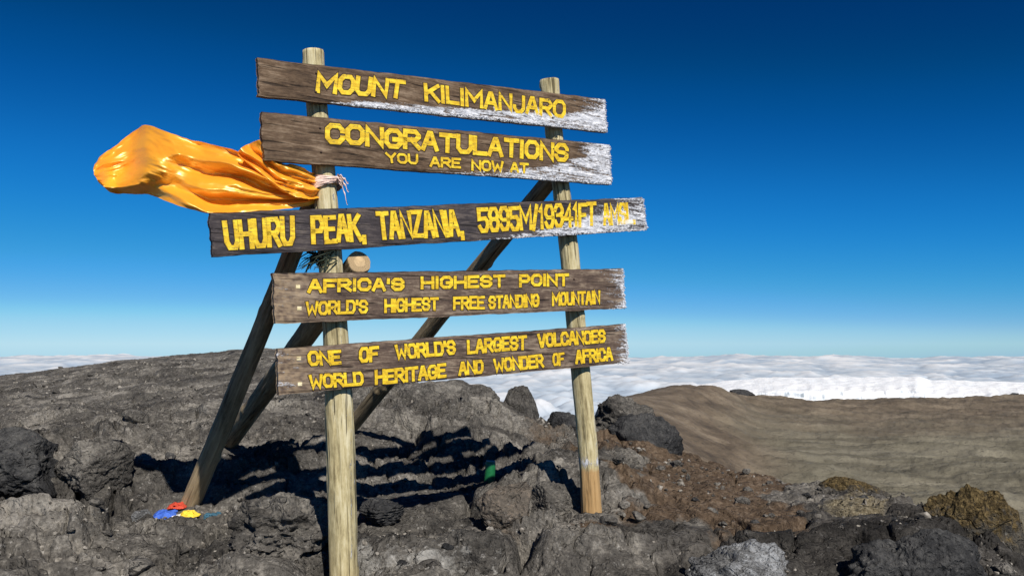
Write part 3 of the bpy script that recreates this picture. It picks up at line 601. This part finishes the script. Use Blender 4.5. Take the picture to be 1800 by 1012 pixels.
TH = 0.04
def post_path(rows, back):
    pts, rad = [], []
    for px_, py_, w_ in rows:
        p = on_plane(px_, py_, TH + back); pts.append(p); rad.append(w_ / 2 * p[1] / F)
    return pts, rad
def wind(x, z, L, d, nr):    # rime on the windward (right hand) side of the wood
    return np.clip(nr[..., 0] * 0.75 - 0.25, 0, 1) * 0.55
rowsL = [(551, 90, 38), (557, 190, 37), (569, 300, 40), (580, 455, 42), (590, 590, 44), (597, 720, 48), (601, 860, 48), (604, 1012, 48), (606, 1120, 50)]
rowsR = [(966, 141, 34), (973, 235, 31), (986, 330, 30), (1000, 440, 34), (1012, 560, 33), (1023, 680, 34), (1034, 800, 34), (1040, 900, 36), (1044, 980, 37)]
p_, r_ = post_path(rowsL, 0.066); log('post', p_, r_, M['post'], 3, wind)
p_, r_ = post_path(rowsR, 0.066)
def bareR(L, V):
    s = np.sqrt(V[..., 0] ** 2 * 0) + V[..., 2]; zt, zb = at(1036, 826, 4.95)[2], at(1040, 900, 4.95)[2]
    return np.clip((1 - sstep(zt - 0.012, zt + 0.012, s + 0.01 * fbm(V[..., 0] * 40, V[..., 1] * 40, s * 4, 3))) * 0.9, 0, 1)
def frostR(x, z, L, d, nr):
    zc_ = at(1036, 812, 4.95)[2]; return np.clip(wind(x, z, L, d, nr) + 0.75 * np.exp(-((z - zc_) / 0.035) ** 2), 0, 1)
log('post', p_, r_, M['post'], 9, frostR, bareR)

def leg(a, D0, b_, D1, r0, r1, seed, ext=0.35, **kw):
    A, B = at(*a, D0), at(*b_, D1); dr = (B - A) / np.linalg.norm(B - A)
    mid = (A + B) / 2 + np.array([0.01, 0, 0.015])
    pts = [A, mid, B, B + dr * ext]; rad = [r0, (r0 + r1) / 2, r1, r1]
    return log('brace', pts, rad, M['leg'], seed, **kw)
def bare_end(L, V): return 1.0 - sstep(0.0, 0.006, L)
def sunlit_low(L, V): return 0.4 * (1 - sstep(-0.75, -0.35, V[..., 2]))  # brace paler low down: sunlight put into the wood colour
leg((556, 338), 4.33, (338, 878), 5.3, 0.050, 0.064, 21, bare=sunlit_low)
leg((632, 460), 4.13, (402, 776), 6.6, 0.062, 0.074, 33, bare=bare_end)
leg((980, 300), 5.12, (615, 752), 7.3, 0.056, 0.068, 47)

# stroke font, unit box
c = 0.24
O_ = [[(c, 0), (1 - c, 0), (1, c), (1, 1 - c), (1 - c, 1), (c, 1), (0, 1 - c), (0, c), (c, 0)]]
FONT = {
 'A': [[(0, 0), (.42, 1), (.58, 1), (1, 0)], [(.2, .34), (.8, .34)]], 'C': [[(1, .72), (1, 1 - c), (1 - c, 1), (c, 1), (0, 1 - c), (0, c), (c, 0), (1 - c, 0), (1, c), (1, .28)]],
 'D': [[(0, 0), (1 - c, 0), (1, c), (1, 1 - c), (1 - c, 1), (0, 1), (0, 0)]], 'E': [[(1, 1), (0, 1), (0, 0), (1, 0)], [(0, .52), (.8, .52)]],
 'F': [[(1, 1), (0, 1), (0, 0)], [(0, .5), (.8, .5)]], 'G': [[(1, .74), (1, 1 - c), (1 - c, 1), (c, 1), (0, 1 - c), (0, c), (c, 0), (1 - c, 0), (1, c), (1, .45), (.55, .45)]],
 'H': [[(0, 0), (0, 1)], [(1, 0), (1, 1)], [(0, .5), (1, .5)]], 'I': [[(.5, 0), (.5, 1)]], 'J': [[(1, 1), (1, c), (1 - c, 0), (c, 0), (0, c), (0, .34)]],
 'K': [[(0, 0), (0, 1)], [(1, 1), (.05, .45)], [(.35, .62), (1, 0)]], 'L': [[(0, 1), (0, 0), (1, 0)]],
 'M': [[(0, 0), (0, 1), (.5, .35), (1, 1), (1, 0)]], 'N': [[(0, 0), (0, 1), (1, 0), (1, 1)]], 'O': O_,
 'P': [[(0, 0), (0, 1), (1 - c, 1), (1, 1 - c), (1, .66), (1 - c, .44), (0, .44)]], 'R': [[(0, 0), (0, 1), (1 - c, 1), (1, 1 - c), (1, .68), (1 - c, .47), (0, .47)], [(.45, .47), (1, 0)]],
 'S': [[(1, .75), (1, 1 - c), (1 - c, 1), (c, 1), (0, 1 - c), (0, .66), (c, .52), (1 - c, .48), (1, .34), (1, c), (1 - c, 0), (c, 0), (0, c), (0, .25)]],
 'T': [[(0, 1), (1, 1)], [(.5, 1), (.5, 0)]], 'U': [[(0, 1), (0, c), (c, 0), (1 - c, 0), (1, c), (1, 1)]], 'V': [[(0, 1), (.44, 0), (.56, 0), (1, 1)]],
 'W': [[(0, 1), (.2, 0), (.5, .62), (.8, 0), (1, 1)]], 'Y': [[(0, 1), (.5, .48), (.5, 0)], [(1, 1), (.5, .48)]], 'Z': [[(0, 1), (1, 1), (0, 0), (1, 0)]],
 '1': [[(.15, .8), (.6, 1), (.6, 0)]], '3': [[(0, .78), (c, 1), (1 - c, 1), (1, .8), (1, .64), (.7, .52), (1, .4), (1, c), (1 - c, 0), (c, 0), (0, .22)], [(.3, .52), (.7, .52)]],
 '4': [[(.75, 0), (.75, 1), (0, .34), (1, .34)]], '5': [[(1, 1), (0, 1), (0, .56), (1 - c, .58), (1, .42), (1, c), (1 - c, 0), (c, 0), (0, .2)]],
 '8': [[(c, 0), (1 - c, 0), (1, c), (1, .38), (.8, .52), (1, .66), (1, 1 - c), (1 - c, 1), (c, 1), (0, 1 - c), (0, .66), (.2, .52), (0, .38), (0, c), (c, 0)], [(.2, .52), (.8, .52)]],
 '9': [[(0, .2), (c, 0), (1 - c, 0), (1, c), (1, 1 - c), (1 - c, 1), (c, 1), (0, 1 - c), (0, .62), (c, .45), (1, .45)]],
 '/': [[(0, -.05), (1, 1.05)]], "'": [[(.5, 1), (.4, .74)]], ',': [[(.5, .08), (.3, -.14)]], '.': [[(.5, .0), (.5, .08)]]}
WID = {'I': .12, '1': .5, "'": .12, ',': .15, '.': .12, '/': .55, 'M': 1.3, 'W': 1.35, 'J': .85, 'L': .85, 'E': .9, 'F': .9}
def ribbon(pl, wd, hgt):
    """prism along a 2-D polyline with mitred corners; returns verts (a, b, n) and quads"""
    pl = [np.array(p) for p in pl]; closed = np.allclose(pl[0], pl[-1]) and len(pl) > 2
    if closed: pl = pl[:-1]
    n = len(pl); Lf, Rt = [], []
    for i in range(n):
        dA = pl[i] - pl[i - 1] if (i > 0 or closed) else None; dB = pl[(i + 1) % n] - pl[i] if (i < n - 1 or closed) else None
        if dA is None: dA = dB
        if dB is None: dB = dA
        dA = dA / (np.linalg.norm(dA) + 1e-9); dB = dB / (np.linalg.norm(dB) + 1e-9)
        nA, nB = np.array([-dA[1], dA[0]]), np.array([-dB[1], dB[0]]); mm = nA + nB; mm /= max(np.linalg.norm(mm), 1e-6)
        k = min(1 / max(np.dot(mm, nA), 0.35), 1.9) * wd / 2
        e = np.zeros(2)
        if not closed and i == 0: e = -dB * wd * 0.42
        if not closed and i == n - 1: e = dA * wd * 0.42
        Lf.append(pl[i] + mm * k + e); Rt.append(pl[i] - mm * k + e)
    V, Q = [], []
    for p, q in zip(Lf, Rt):
        V += [(*p, 0.0), (*(p * 0.88 + q * 0.12), hgt), (*(q * 0.88 + p * 0.12), hgt), (*q, 0.0)]
    for i in range(n if closed else n - 1):
        a, b_ = i * 4, ((i + 1) % n) * 4
        for s in range(3): Q.append((a + s, a + s + 1, b_ + s + 1, b_ + s))
    if not closed: Q += [(3, 2, 1, 0), ((n - 1) * 4, (n - 1) * 4 + 1, (n - 1) * 4 + 2, (n - 1) * 4 + 3)]
    return V, Q

jit = random.Random(12)
def letters(line, sw, frost_fn, board, seed):
    """line: list of (word, TL, BL, TR, BR) in photo pixels -> one mesh of painted letters"""
    for word, TL, BL, TR, BR in line:
        AV, AQ, AM = [], [], []
        tl, bl, tr, br = [to2(on_plane(*p)) for p in (TL, BL, TR, BR)]
        ht = np.linalg.norm(tl - bl); wdt = np.linalg.norm(br - bl)
        if word == '*':
            cc = (bl + br + tl + tr) / 4; dd = np.array([ht * 0.1, 0]); V, Q = ribbon([cc - dd, cc + dd], ht * 0.9, 0.003); AV += V; AQ += Q; AM += [0] * len(Q); word = ''
        stroke = sw * ht
        ws = [WID.get(ch, 1.0) for ch in word]; gap = 0.34 if len(word) > 1 else 0; narrow = sum(ws) + gap * (len(word) - 1)
        unit = (wdt - stroke * 1.0) / narrow if narrow else wdt
        pos_ = stroke * 0.5
        for ch, w0 in zip(word, ws):
            cw = unit * w0
            dy = jit.uniform(-.02, .02)
            for k, st in enumerate(FONT[ch]):
                pl = []
                for (fx, fy) in st:
                    uu = (pos_ + fx * cw) / wdt; vv = (stroke * 0.5 + fy * (ht - stroke)) / ht + dy
                    pl.append((bl * (1 - uu) + br * uu) * (1 - vv) + (tl * (1 - uu) + tr * uu) * vv)
                sw_ = min(stroke, unit * 0.5)
                for wd_, hg_, mi_ in ((sw_ * 1.12, 0.0034 + 0.0004 * k, 0), (sw_ * 1.12 + 0.0075, 0.0015 + 0.0003 * k, 1)):  # yellow stroke, then a wider dark ribbon as its painted shadow
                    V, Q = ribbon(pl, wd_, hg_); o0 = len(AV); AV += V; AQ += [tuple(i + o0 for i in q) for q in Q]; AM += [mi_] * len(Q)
            pos_ += cw + gap * unit
        A = np.array(AV); P3 = PL + A[:, :1] * U + A[:, 1:2] * W + A[:, 2:] * Nn
        fr = frost_fn(A[:, 0], A[:, 1])
        wv = np.stack([A[:, 1], A[:, 2] + seed, A[:, 0] * 0.14], 1)
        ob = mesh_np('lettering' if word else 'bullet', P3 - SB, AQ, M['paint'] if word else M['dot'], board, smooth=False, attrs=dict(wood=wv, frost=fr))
        ob.data.materials.append(M['letter_shade']); ob.data.polygons.foreach_set('material_index', np.array(AM, np.int32))

def board(corners, mat, frost_uv, seed, lines, label, thick=TH):
    left_bare = 1.0 if mat is M['board_grey'] else 0.0
    q = [to2(on_plane(*p)) for p in corners]                        # TL TR BR BL
    TL, TR, BR, BL = q
    Lb = np.linalg.norm(TR - TL); nu, nv = int(Lb / 0.006), 44
    u = np.linspace(0, 1, nu); v = np.linspace(0, 1, nv); Ug, Vg = np.meshgrid(u, v, indexing='ij')
    eb = 0.0035 * fbm(u * Lb * 9 + seed, 0.3, 0.2, 4); et = 0.0035 * fbm(u * Lb * 9 + seed, 5.3, 0.2, 4)
    el = 0.007 * fbm(v * 5 + seed, 1.3, 0.2, 4); er = 0.007 * fbm(v * 5 + seed, 8.3, 0.2, 4)
    pos = (BL[None, None] * (1 - Ug)[..., None] + BR[None, None] * Ug[..., None]) * (1 - Vg)[..., None] + (TL[None, None] * (1 - Ug)[..., None] + TR[None, None] * Ug[..., None]) * Vg[..., None]
    a = pos[..., 0] + el[None] * (1 - Ug) + er[None] * Ug; b_ = pos[..., 1] + eb[:, None] * (1 - Vg) + et[:, None] * Vg
    fu = frost_uv(Ug, Vg)
    edge = np.minimum.reduce([Ug * Lb, (1 - Ug) * Lb, Vg * 0.2, (1 - Vg) * 0.2])
    nz = -0.006 * (1 - sstep(0, 0.010, edge)) + 0.0012 * fbm(b_ * 40 + seed, a * 2.5, 0.5, 4)
    nz = np.minimum(nz, 0.0012)
    front = np.stack([a, b_, nz], -1); backf = np.stack([a, b_, np.full_like(a, -thick)], -1)
    A = np.concatenate([front.reshape(-1, 3), backf.reshape(-1, 3)]); N0 = nu * nv
    Q = grid_quads(nu, nv); Q = np.concatenate([Q, Q[:, ::-1] + N0])
    rim = [i * nv for i in range(nu)] + [(nu - 1) * nv + j for j in range(1, nv)] + [i * nv + nv - 1 for i in range(nu - 2, -1, -1)] + [j for j in range(nv - 2, 0, -1)]
    rq = [(rim[k], rim[k] + N0, rim[(k + 1) % len(rim)] + N0, rim[(k + 1) % len(rim)]) for k in range(len(rim))]
    Q = np.concatenate([Q, rq])
    P3 = PL + A[:, :1] * U + A[:, 1:2] * W + A[:, 2:] * Nn
    wv = np.stack([A[:, 1], A[:, 2] + seed, A[:, 0] * 0.14], 1)
    fr = np.concatenate([fu.ravel(), fu.ravel() * 0.5])
    bo = mesh_np('board', P3 - SB, Q[:, ::-1], mat, sign, attrs=dict(wood=wv, frost=fr, bare=np.tile((0.8 * left_bare * sstep(0.14, 0.0, Ug) * np.clip(0.6 + 1.2 * fbm(a * 30, b_ * 40, seed, 3), 0, 1)).ravel(), 2)))
    bo['label'] = label
    # frost value under any point of the board, for the letters
    Mx = np.array([BR - BL, TL - BL]).T; Mi = np.linalg.inv(Mx)
    def ff(aa, bb):
        uv = Mi @ np.stack([aa - BL[0], bb - BL[1]]); return frost_uv(np.clip(uv[0], 0, 1), np.clip(uv[1], 0, 1))
    for px0, px1 in ((corners[0][0], 0), ):
        for pc in (LPX, RPX):
            cx_ = np.interp((corners[0][1] + corners[3][1]) / 2 + (20 if pc is RPX else 0), pc[1], pc[0])
            for vv in (0.25, 0.76):
                tl_, bl_ = np.array(corners[0], float), np.array(corners[3], float); tr_, br_ = np.array(corners[1], float), np.array(corners[2], float)
                uu = (cx_ + jit.uniform(-5, 5) - tl_[0]) / (tr_[0] - tl_[0]); q_ = (bl_ * (1 - uu) + br_ * uu) * (1 - vv) + (tl_ * (1 - uu) + tr_ * uu) * vv
                c3 = on_plane(*q_); bmn = bmesh.new(); bmesh.ops.create_uvsphere(bmn, u_segments=12, v_segments=6, radius=0.0065)
                me_ = bpy.data.meshes.new('nail'); bmn.to_mesh(me_); bmn.free(); me_.materials.append(M['rust'])
                no = bpy.data.objects.new('nail', me_); C.objects.link(no); no.parent = bo; no.location = c3 - SB
    for ln, sw in lines: letters(ln, sw, ff, bo, seed)
    # rime feathers growing off the windward end and lower edge
    rs = np.random.RandomState(seed + 5); FV, FT = [], []
    for k in range(900):
        if k % 2: uu, vv = 1.0 - abs(rs.normal()) * 0.006, rs.uniform(0.02, 0.98)
        else: uu, vv = rs.uniform(0.15, 1.0), abs(rs.normal()) * 0.03
        f_ = float(frost_uv(np.array(uu), np.array(vv)))
        if f_ < rs.uniform(0.25, 0.9): continue
        p2 = (BL * (1 - uu) + BR * uu) * (1 - vv) + (TL * (1 - uu) + TR * uu) * vv
        s = rs.uniform(0.003, 0.009); dirx = np.array([rs.uniform(0.4, 1.6), rs.uniform(-1.1, 0.3), rs.uniform(0.0, 0.9)]) * s
        c3 = np.array([p2[0], p2[1], rs.uniform(-thick * 0.7, 0.001) if k % 2 else 0.0])
        i0 = len(FV); perp = np.array([-dirx[1], dirx[0], 0]) * 0.55
        FV += [c3 - perp, c3 + perp, c3 + np.array([0, 0, s * 0.9]), c3 + dirx, c3 - np.array([0, 0, s * .4])]
        FT += [(i0, i0 + 2, i0 + 3), (i0 + 2, i0 + 1, i0 + 3), (i0 + 1, i0 + 4, i0 + 3), (i0 + 4, i0, i0 + 3), (i0, i0 + 1, i0 + 2), (i0, i0 + 4, i0 + 1)]
    if FV:
        A = np.array(FV); P3 = PL + A[:, :1] * U + A[:, 1:2] * W + A[:, 2:] * Nn
        fo = mesh_np('frost', P3 - SB, None, M['frost'], bo, smooth=False, tris=FT)
    return bo
b = NB('rime_frost'); M['frost'] = b.done(b.bsdf(b.ramp(b.noise(b.pos(), 60, 3), [(0.3, (0.62, 0.64, 0.68)), (0.6, (0.85, 0.85, 0.87))]), 0.6, None, 0.3))

M['rust'] = plain('rusty_nail', (0.05, 0.03, 0.022), 0.7)
LPX = ([r[0] for r in rowsL], [r[1] for r in rowsL]); RPX = ([r[0] for r in rowsR], [r[1] for r in rowsR])
def lerp(x, xs, ys): return np.interp(x, xs, ys)
def fr1(u, v): return np.clip(np.maximum(sstep(0.84, 1.0, u) * (1.05 - 0.35 * v * (u < .99)), sstep(-0.05, 0.10, lerp(u, [0, .12, .24, .8, 1], [-.2, -.03, .17, .40, .7]) - v) * sstep(.08, .26, u)), 0, 1)
def fr2(u, v): return np.clip(np.maximum(sstep(0.85, 0.94, u) * 0.95, 0.9 * sstep(-0.08, 0.14, lerp(u, [0, .42, .6, .8, 1], [-.2, -.05, .14, .42, 1.0]) - v)), 0, 1)
def fr3(u, v): return np.clip(np.maximum(sstep(0.70, 1.0, u) * 0.72, 0.95 * sstep(-0.1, 0.15, lerp(u, [0, .52, .65, .82, 1], [-.2, -.05, .13, .55, .9]) - v)), 0, 1) * 0.95
def fr4(u, v): return np.clip(sstep(0.88, 1.0, u) * 0.72 + 0.35 * sstep(.985, 1, u) + 0.30 * sstep(.09, 0, u) * (0.4 + 0.4 * v), 0, 1)
def fr5(u, v): return np.clip(sstep(0.92, 1.0, u) * 0.72 + 0.3 * sstep(.985, 1, u) + 0.36 * sstep(.09, 0.0, u), 0, 1)
def dot(px_, py_, s=5): return ('*', (px_ - s, py_ - s), (px_ - s, py_ + s), (px_ + s, py_ - s), (px_ + s, py_ + s))

board([(453, 101), (1064, 174), (1068, 232), (455, 168)], M['board'], fr1, 2,
      [([('MOUNT', (557, 126), (554, 163), (713.6, 142), (709, 175)), ('KILIMANJARO', (744, 146), (746, 179), (995, 177), (994, 210))], 0.225)],
      'topmost board reading MOUNT KILIMANJARO, frosted along its lower edge')
board([(459, 196), (1072, 254), (1076, 324), (464, 281)], M['board'], fr2, 14,
      [([('CONGRATULATIONS', (571, 215), (571, 252.5), (1000, 252), (999, 286))], 0.245),
       ([('YOU', (676, 268), (680, 287), (735, 271), (735, 290)), ('ARE', (755, 275), (755, 294), (810, 278), (810, 297)), ('NOW', (828, 280), (828, 300), (885, 284), (885, 304)), ('AT', (896, 285), (896, 304), (929, 287), (929, 306))], 0.25)],
      'second board reading CONGRATULATIONS YOU ARE NOW AT')
board([(367, 374), (1131, 347), (1138, 404), (375, 451)], M['board_dark'], fr3, 26,
      [([('UHURU', (389, 387), (396, 440), (518, 379), (519, 433)), ('PEAK,', (545, 379), (547, 430), (640, 375), (646, 424)), ('TANZANIA,', (659, 371), (664, 422), (810, 368), (818, 416)),
         ('5895M/19341FT', (837, 365), (841, 410), (1048, 355), (1048, 398)), ('AMSL.', (1057, 357), (1060, 397), (1116, 356), (1118, 394))], 0.17)],
      'longest and darkest board reading UHURU PEAK with the height')
board([(481, 480), (1096, 472), (1100, 542), (485, 569)], M['board_grey'], fr4, 38,
      [([dot(523.6, 504, 4), ("AFRICA'S", (540, 490), (540, 515), (711, 488), (711, 511)), ('HIGHEST', (739, 486), (739, 509), (888, 482), (888, 506)), ('POINT', (912, 482), (912, 505), (1000, 480), (1000, 503))], 0.26),
       ([dot(526, 542, 4), ("WORLD'S", (537, 530), (537, 555), (647, 526), (647, 551)), ('HIGHEST', (675, 525), (675, 550), (771, 522), (771, 546)), ('FREE', (796, 521), (796, 545), (852, 520), (852, 544)),
         ('STANDING', (858, 520), (858, 544), (948, 516), (948, 540)), ('MOUNTAIN', (969, 514), (970, 538), (1055, 510), (1055, 535))], 0.215)],
      "fourth board reading AFRICA'S HIGHEST POINT")
board([(487, 613), (1100, 569), (1106, 637), (491, 694)], M['board_grey'], fr5, 50,
      [([dot(525, 630, 4), ('ONE', (539, 617), (542, 644), (599.5, 614), (600, 640)), ('OF', (630.6, 610), (630.6, 638), (666, 607), (666, 635)), ("WORLD'S", (693, 606), (695, 633), (800, 597), (802, 623)),
         ('LARGEST', (820, 597), (821, 623), (926, 588), (926, 614)), ('VOLCANOES', (943.7, 586), (945, 612), (1064, 578), (1065, 602))], 0.225),
       ([dot(527, 675, 4), ('WORLD', (542, 658), (544, 684), (638, 652), (640, 677)), ('HERITAGE', (658, 650), (658.6, 677), (784, 638), (785, 664)), ('AND', (805, 636), (805.6, 661), (850, 631), (850, 656)),
         ('WONDER', (866, 630), (868, 655), (955, 622), (956.5, 646)), ('OF', (970, 621), (971, 644), (992, 618), (992, 642)), ('AFRICA', (1010, 615), (1011, 640), (1076, 610), (1078, 634))], 0.225)],
      "lowest board reading ONE OF WORLD'S LARGEST VOLCANOES")

# ------------------------------------------------------------------ the orange flag
def cloth(name, top, bot, D0, fold, mat, parent, ns=170, ntt=110, off=None):
    top = np.array(top, float); bot = np.array(bot, float); s = np.linspace(0, 1, ns); ks = np.linspace(0, 1, len(top))
    def sm(a):
        q = np.interp(s, ks, a); k = np.exp(-np.linspace(-2, 2, 17) ** 2); k /= k.sum()
        return np.convolve(np.pad(q, 8, 'reflect', reflect_type='odd'), k, 'valid')
    Tp = np.stack([sm(top[:, 0]), sm(top[:, 1])], 1); Bt = np.stack([sm(bot[:, 0]), sm(bot[:, 1])], 1)
    V = []
    for i_, sv in enumerate(s):
        for t in np.linspace(0, 1, ntt):
            e = Tp[i_] * (1 - t) + Bt[i_] * t
            e = e + np.array([-22.0, 0]) * sstep(0.8, 1.0, sv) * math.sin(math.pi * t) ** 0.8
            ed_ = (1 - sstep(0, 0.12, t)) + sstep(0.88, 1, t); e = e + np.array([3.0 * sstep(.85, 1, sv) * float(perlin(t * 7, 0.3, 2.2)), 2.5 * ed_ * float(fbm(sv * 9, 0.5 + t * 3, 4.4, 3))])
            V.append((e[0], e[1], sv, t))
    V = np.array(V); D = np.array([on_plane(a, b_)[1] for a, b_ in V[:, :2]]) + D0 + fold(V[:, 2], V[:, 3])
    P = np.array([at(a, b_, d) for a, b_, d in zip(V[:, 0], V[:, 1], D)])
    ob = mesh_np(name, P - (np.array(parent.location[:]) if parent else 0), grid_quads(ns, ntt), mat, parent)
    return ob
tie = at(574, 330, 4.16); flag = empty('flag', tie)
tag(flag, 'orange satin flag tied to the left sign post and blown out to the left', 'flag')
def crease(s, t, k, f):
    return 1 - np.abs(perlin(s * f + k, t * f * 0.8 + k, k)) * 2
def fold_main(s, t):
    wv = t + 0.10 * fbm(s * 2.2, t * 2, 0.4, 3)
    conv = np.sin(2 * math.pi * (2.7 * wv + 0.35 * s)) * 0.040 * sstep(0.0, 0.22, s) * (1 - sstep(0.45, 0.72, s))
    conv2 = np.sin(2 * math.pi * (6.5 * wv + 0.9 * s)) * 0.014 * (1 - sstep(0.25, 0.5, s)) * sstep(0, .1, s)
    bulge = -0.07 * np.sin(math.pi * t) * sstep(0.45, 0.8, s)
    dia = 0.055 * np.sin(2 * math.pi * (2.9 * s - 0.7 * t + 0.16 * np.sin(4 * t))) * sstep(.40, .6, s)
    roll = 0.12 * sstep(0.84, 1.0, t) * sstep(0.45, 0.7, s) + 0.10 * sstep(0.62, 0.88, s) * (0.4 + 0.6 * t) - 0.12 * sstep(0.90, 1.0, s)
    tilt = 0.24 * (0.5 - t) * sstep(0.35, 0.7, s) + 0.05 * (0.5 - t) * sstep(0.1, 0.4, s)
    cr = 0.024 * crease(s + 0.5 * t, t, 3.3, 3.2) + 0.010 * crease(s - 0.4 * t, t, 7.3, 6.5) + 0.004 * crease(s, t, 1.9, 13)
    return 0.115 + 0.48 * sstep(0.25, 1.1, s) + conv + conv2 + bulge + dia + roll + tilt - cr * sstep(0.02, 0.15, s) + 0.02 * fbm(s * 4, t * 3, 1.4, 4)

cloth('cloth', [(574, 314), (530, 312), (475, 300), (432, 273), (402, 261), (362, 252), (330, 243), (290, 232), (255, 218), (228, 238), (203, 256), (180, 272)],
      [(570, 346), (542, 362), (490, 368), (440, 372), (402, 374), (364, 377), (320, 364), (286, 352), (260, 342), (236, 341), (214, 342), (196, 338)], 0.0, fold_main, M['satin'], flag)
def fold_flap(s, t):
    return 0.10 - 0.055 * sstep(0, .3, s) - 0.008 * crease(s, t, 2.2, 6) + 0.020 * np.sin(2 * math.pi * (2.6 * t + 0.7 * s)) * sstep(0, .15, s) + 0.010 * np.sin(2 * math.pi * (6 * t - s)) * sstep(0, .2, s) * (1 - s) + 0.02 * fbm(s * 3, t * 3, 7.4, 3)
cloth('flap', [(576, 314), (548, 304), (522, 290), (492, 286), (468, 272), (456, 246)],
      [(572, 346), (545, 350), (516, 345), (492, 336), (462, 312), (431, 282)], 0.0, fold_flap, M['satin'], flag, ns=90, ntt=70)
# the pale tie that knots it round the post, with its loose ends
def tie_band():
    pc, rad0 = on_plane(574, 322, TH + 0.066), 0.064
    V = []; n, m = 30, 60
    for i_ in range(n):
        for j in range(m):
            a = 2 * math.pi * j / m; h = (i_ / (n - 1) - 0.5)
            r = rad0 + 0.013 + 0.010 * math.sin(math.pi * i_ / (n - 1)) + 0.007 * float(fbm(math.cos(a) * 1.5, math.sin(a) * 1.5, h * 9, 3))
            V.append(pc + np.array([math.cos(a) * r, math.sin(a) * r, h * (0.055 + 0.02 * math.sin(a * 2)) + 0.012 * math.cos(a)]))
    mesh_np('tie_band', np.array(V) - np.array(flag.location[:]), grid_quads(n, m, True), M['pale_cloth'], flag)
    rs = random.Random(3)
    for e in range(3):
        L_, V = 0.10 + 0.03 * e, []
        base = pc + np.array([0.05, -0.055, 0.0])
        for i_ in range(24):
            s = i_ / 23
            for j in range(6):
                q = j / 5 - 0.5
                V.append(base + np.array([0.02 + s * L_ * (0.55 - 0.1 * e), -0.01 - 0.01 * math.sin(s * 5 + e), 0.02 + s * L_ * (0.15 - 0.38 * e) - 0.05 * s * s + q * 0.020 * (1 - 0.5 * s) + 0.004 * math.sin(s * 20)]) + np.array([0, 0.006 * math.sin(q * 6 + s * 8), 0]))
        mesh_np('tie_end', np.array(V) - np.array(flag.location[:]), grid_quads(24, 6), M['pale_cloth'], flag)
tie_band()

# ------------------------------------------------------------------ small things
def strands(name, label, center, n, length, seed, mat, rad=0.0035):
    rs = np.random.RandomState(seed); V, Q = [], []
    for k in range(n):
        a = rs.uniform(2.6, 5.6); p = np.array(center) + np.array([math.cos(a) * 0.07, math.sin(a) * 0.06 - 0.01, rs.uniform(-0.02, 0.03)])
        vel = np.array([-abs(rs.normal()) * 0.9 - 0.2, rs.normal() * 0.3, rs.uniform(-0.9, 0.3)]); vel /= np.linalg.norm(vel)
        L_ = length * rs.uniform(0.5, 1.2); m = 14; i0 = len(V)
        for i_ in range(m):
            r = rad * (1 - 0.7 * i_ / m)
            for j in range(5): V.append(p + r * np.array([math.cos(j * 1.2566), 0.3 * math.cos(j), math.sin(j * 1.2566)]))
            vel += rs.normal(size=3) * 0.22 + np.array([0, 0, -0.05]); vel /= np.linalg.norm(vel); p = p + vel * L_ / m
        Q += [tuple(i0 + x_ for x_ in q) for q in grid_quads(m, 5, True)]
    ob = mesh_np(name, np.array(V) - np.array(center), Q, mat); ob.location = center
    tag(ob, label, 'string'); return ob
strands('frayed_string', 'dark frayed string knotted round the left post under the longest board', on_plane(578, 455, TH + 0.06), 44, 0.14, 4, M['string'], 0.0045)

gx, gy = at(860, 845, 6.0)[:2]; gz = at(860, 846, 6.0)[2]
can = empty('can', (gx, gy, gz)); can.rotation_euler = (0.05, 0.06, 0.4)
tag(can, 'small green can standing on the rock in the shadow of the sign', 'can')
def lathe(name, prof, mat, parent, m=40):
    V = [(r * math.cos(2 * math.pi * j / m), r * math.sin(2 * math.pi * j / m), z) for r, z in prof for j in range(m)]
    return mesh_np(name, V, grid_quads(len(prof), m, True), mat, parent)
lathe('body', [(0.0, -0.03), (0.034, -0.03), (0.0385, -0.02), (0.039, 0.0), (0.039, 0.05), (0.0385, 0.08), (0.039, 0.125), (0.036, 0.14), (0.033, 0.147)], M['can'], can)
lathe('lid', [(0.0325, 0.1475), (0.0345, 0.1515), (0.033, 0.155), (0.031, 0.152), (0.0, 0.151)], M['tin'], can)

def rag(name, label, px_, py_, D, w_, h_, seed, mat, parent):
    n = 60; V = []; c_ = at(px_, py_, D); c_[2] = ground_pt(c_[0], c_[1]) + 0.004
    for i_ in range(n):
        for j in range(n):
            u, v = i_ / (n - 1) - 0.5, j / (n - 1) - 0.5
            f_ = float(ridged(u * 1.8 + seed, v * 1.8, 0.7, 3)) * 0.5; g_ = float(fbm(u * 4 + seed, v * 4, 5.7, 3))
            hump = (1 - (2 * u) ** 4) * (1 - (2 * v) ** 4)
            V.append(c_ + np.array([u * w_ * (1 + 0.3 * g_), v * w_ * 0.8 + 0.02 * g_, h_ * (hump * (0.5 + 0.5 * f_) - 0.12)]))
    ob = mesh_np(name, np.array(V) - np.array(parent.location[:]), grid_quads(n, n), mat, parent); ob['label'] = label
pf = empty('prayer_flags', at(330, 880, 5.2)); tag(pf, 'bundle of crumpled coloured prayer cloths at the foot of the left brace', 'prayer flags')
rag('pennant', 'blue cloth', 291, 874, 5.12, 0.17, 0.06, 1, M['blue_cloth'], pf)
rag('pennant', 'red cloth', 312, 866, 5.22, 0.10, 0.04, 5, M['red_cloth'], pf)
rag('pennant', 'yellow cloth', 332, 879, 5.10, 0.11, 0.04, 9, M['yellow_cloth'], pf)
rag('pennant', 'white cloth', 313, 883, 5.06, 0.09, 0.035, 13, M['white_cloth'], pf)
rag('pennant', 'dark teal cloth', 374, 874, 5.2, 0.13, 0.05, 17, M['teal_cloth'], pf)
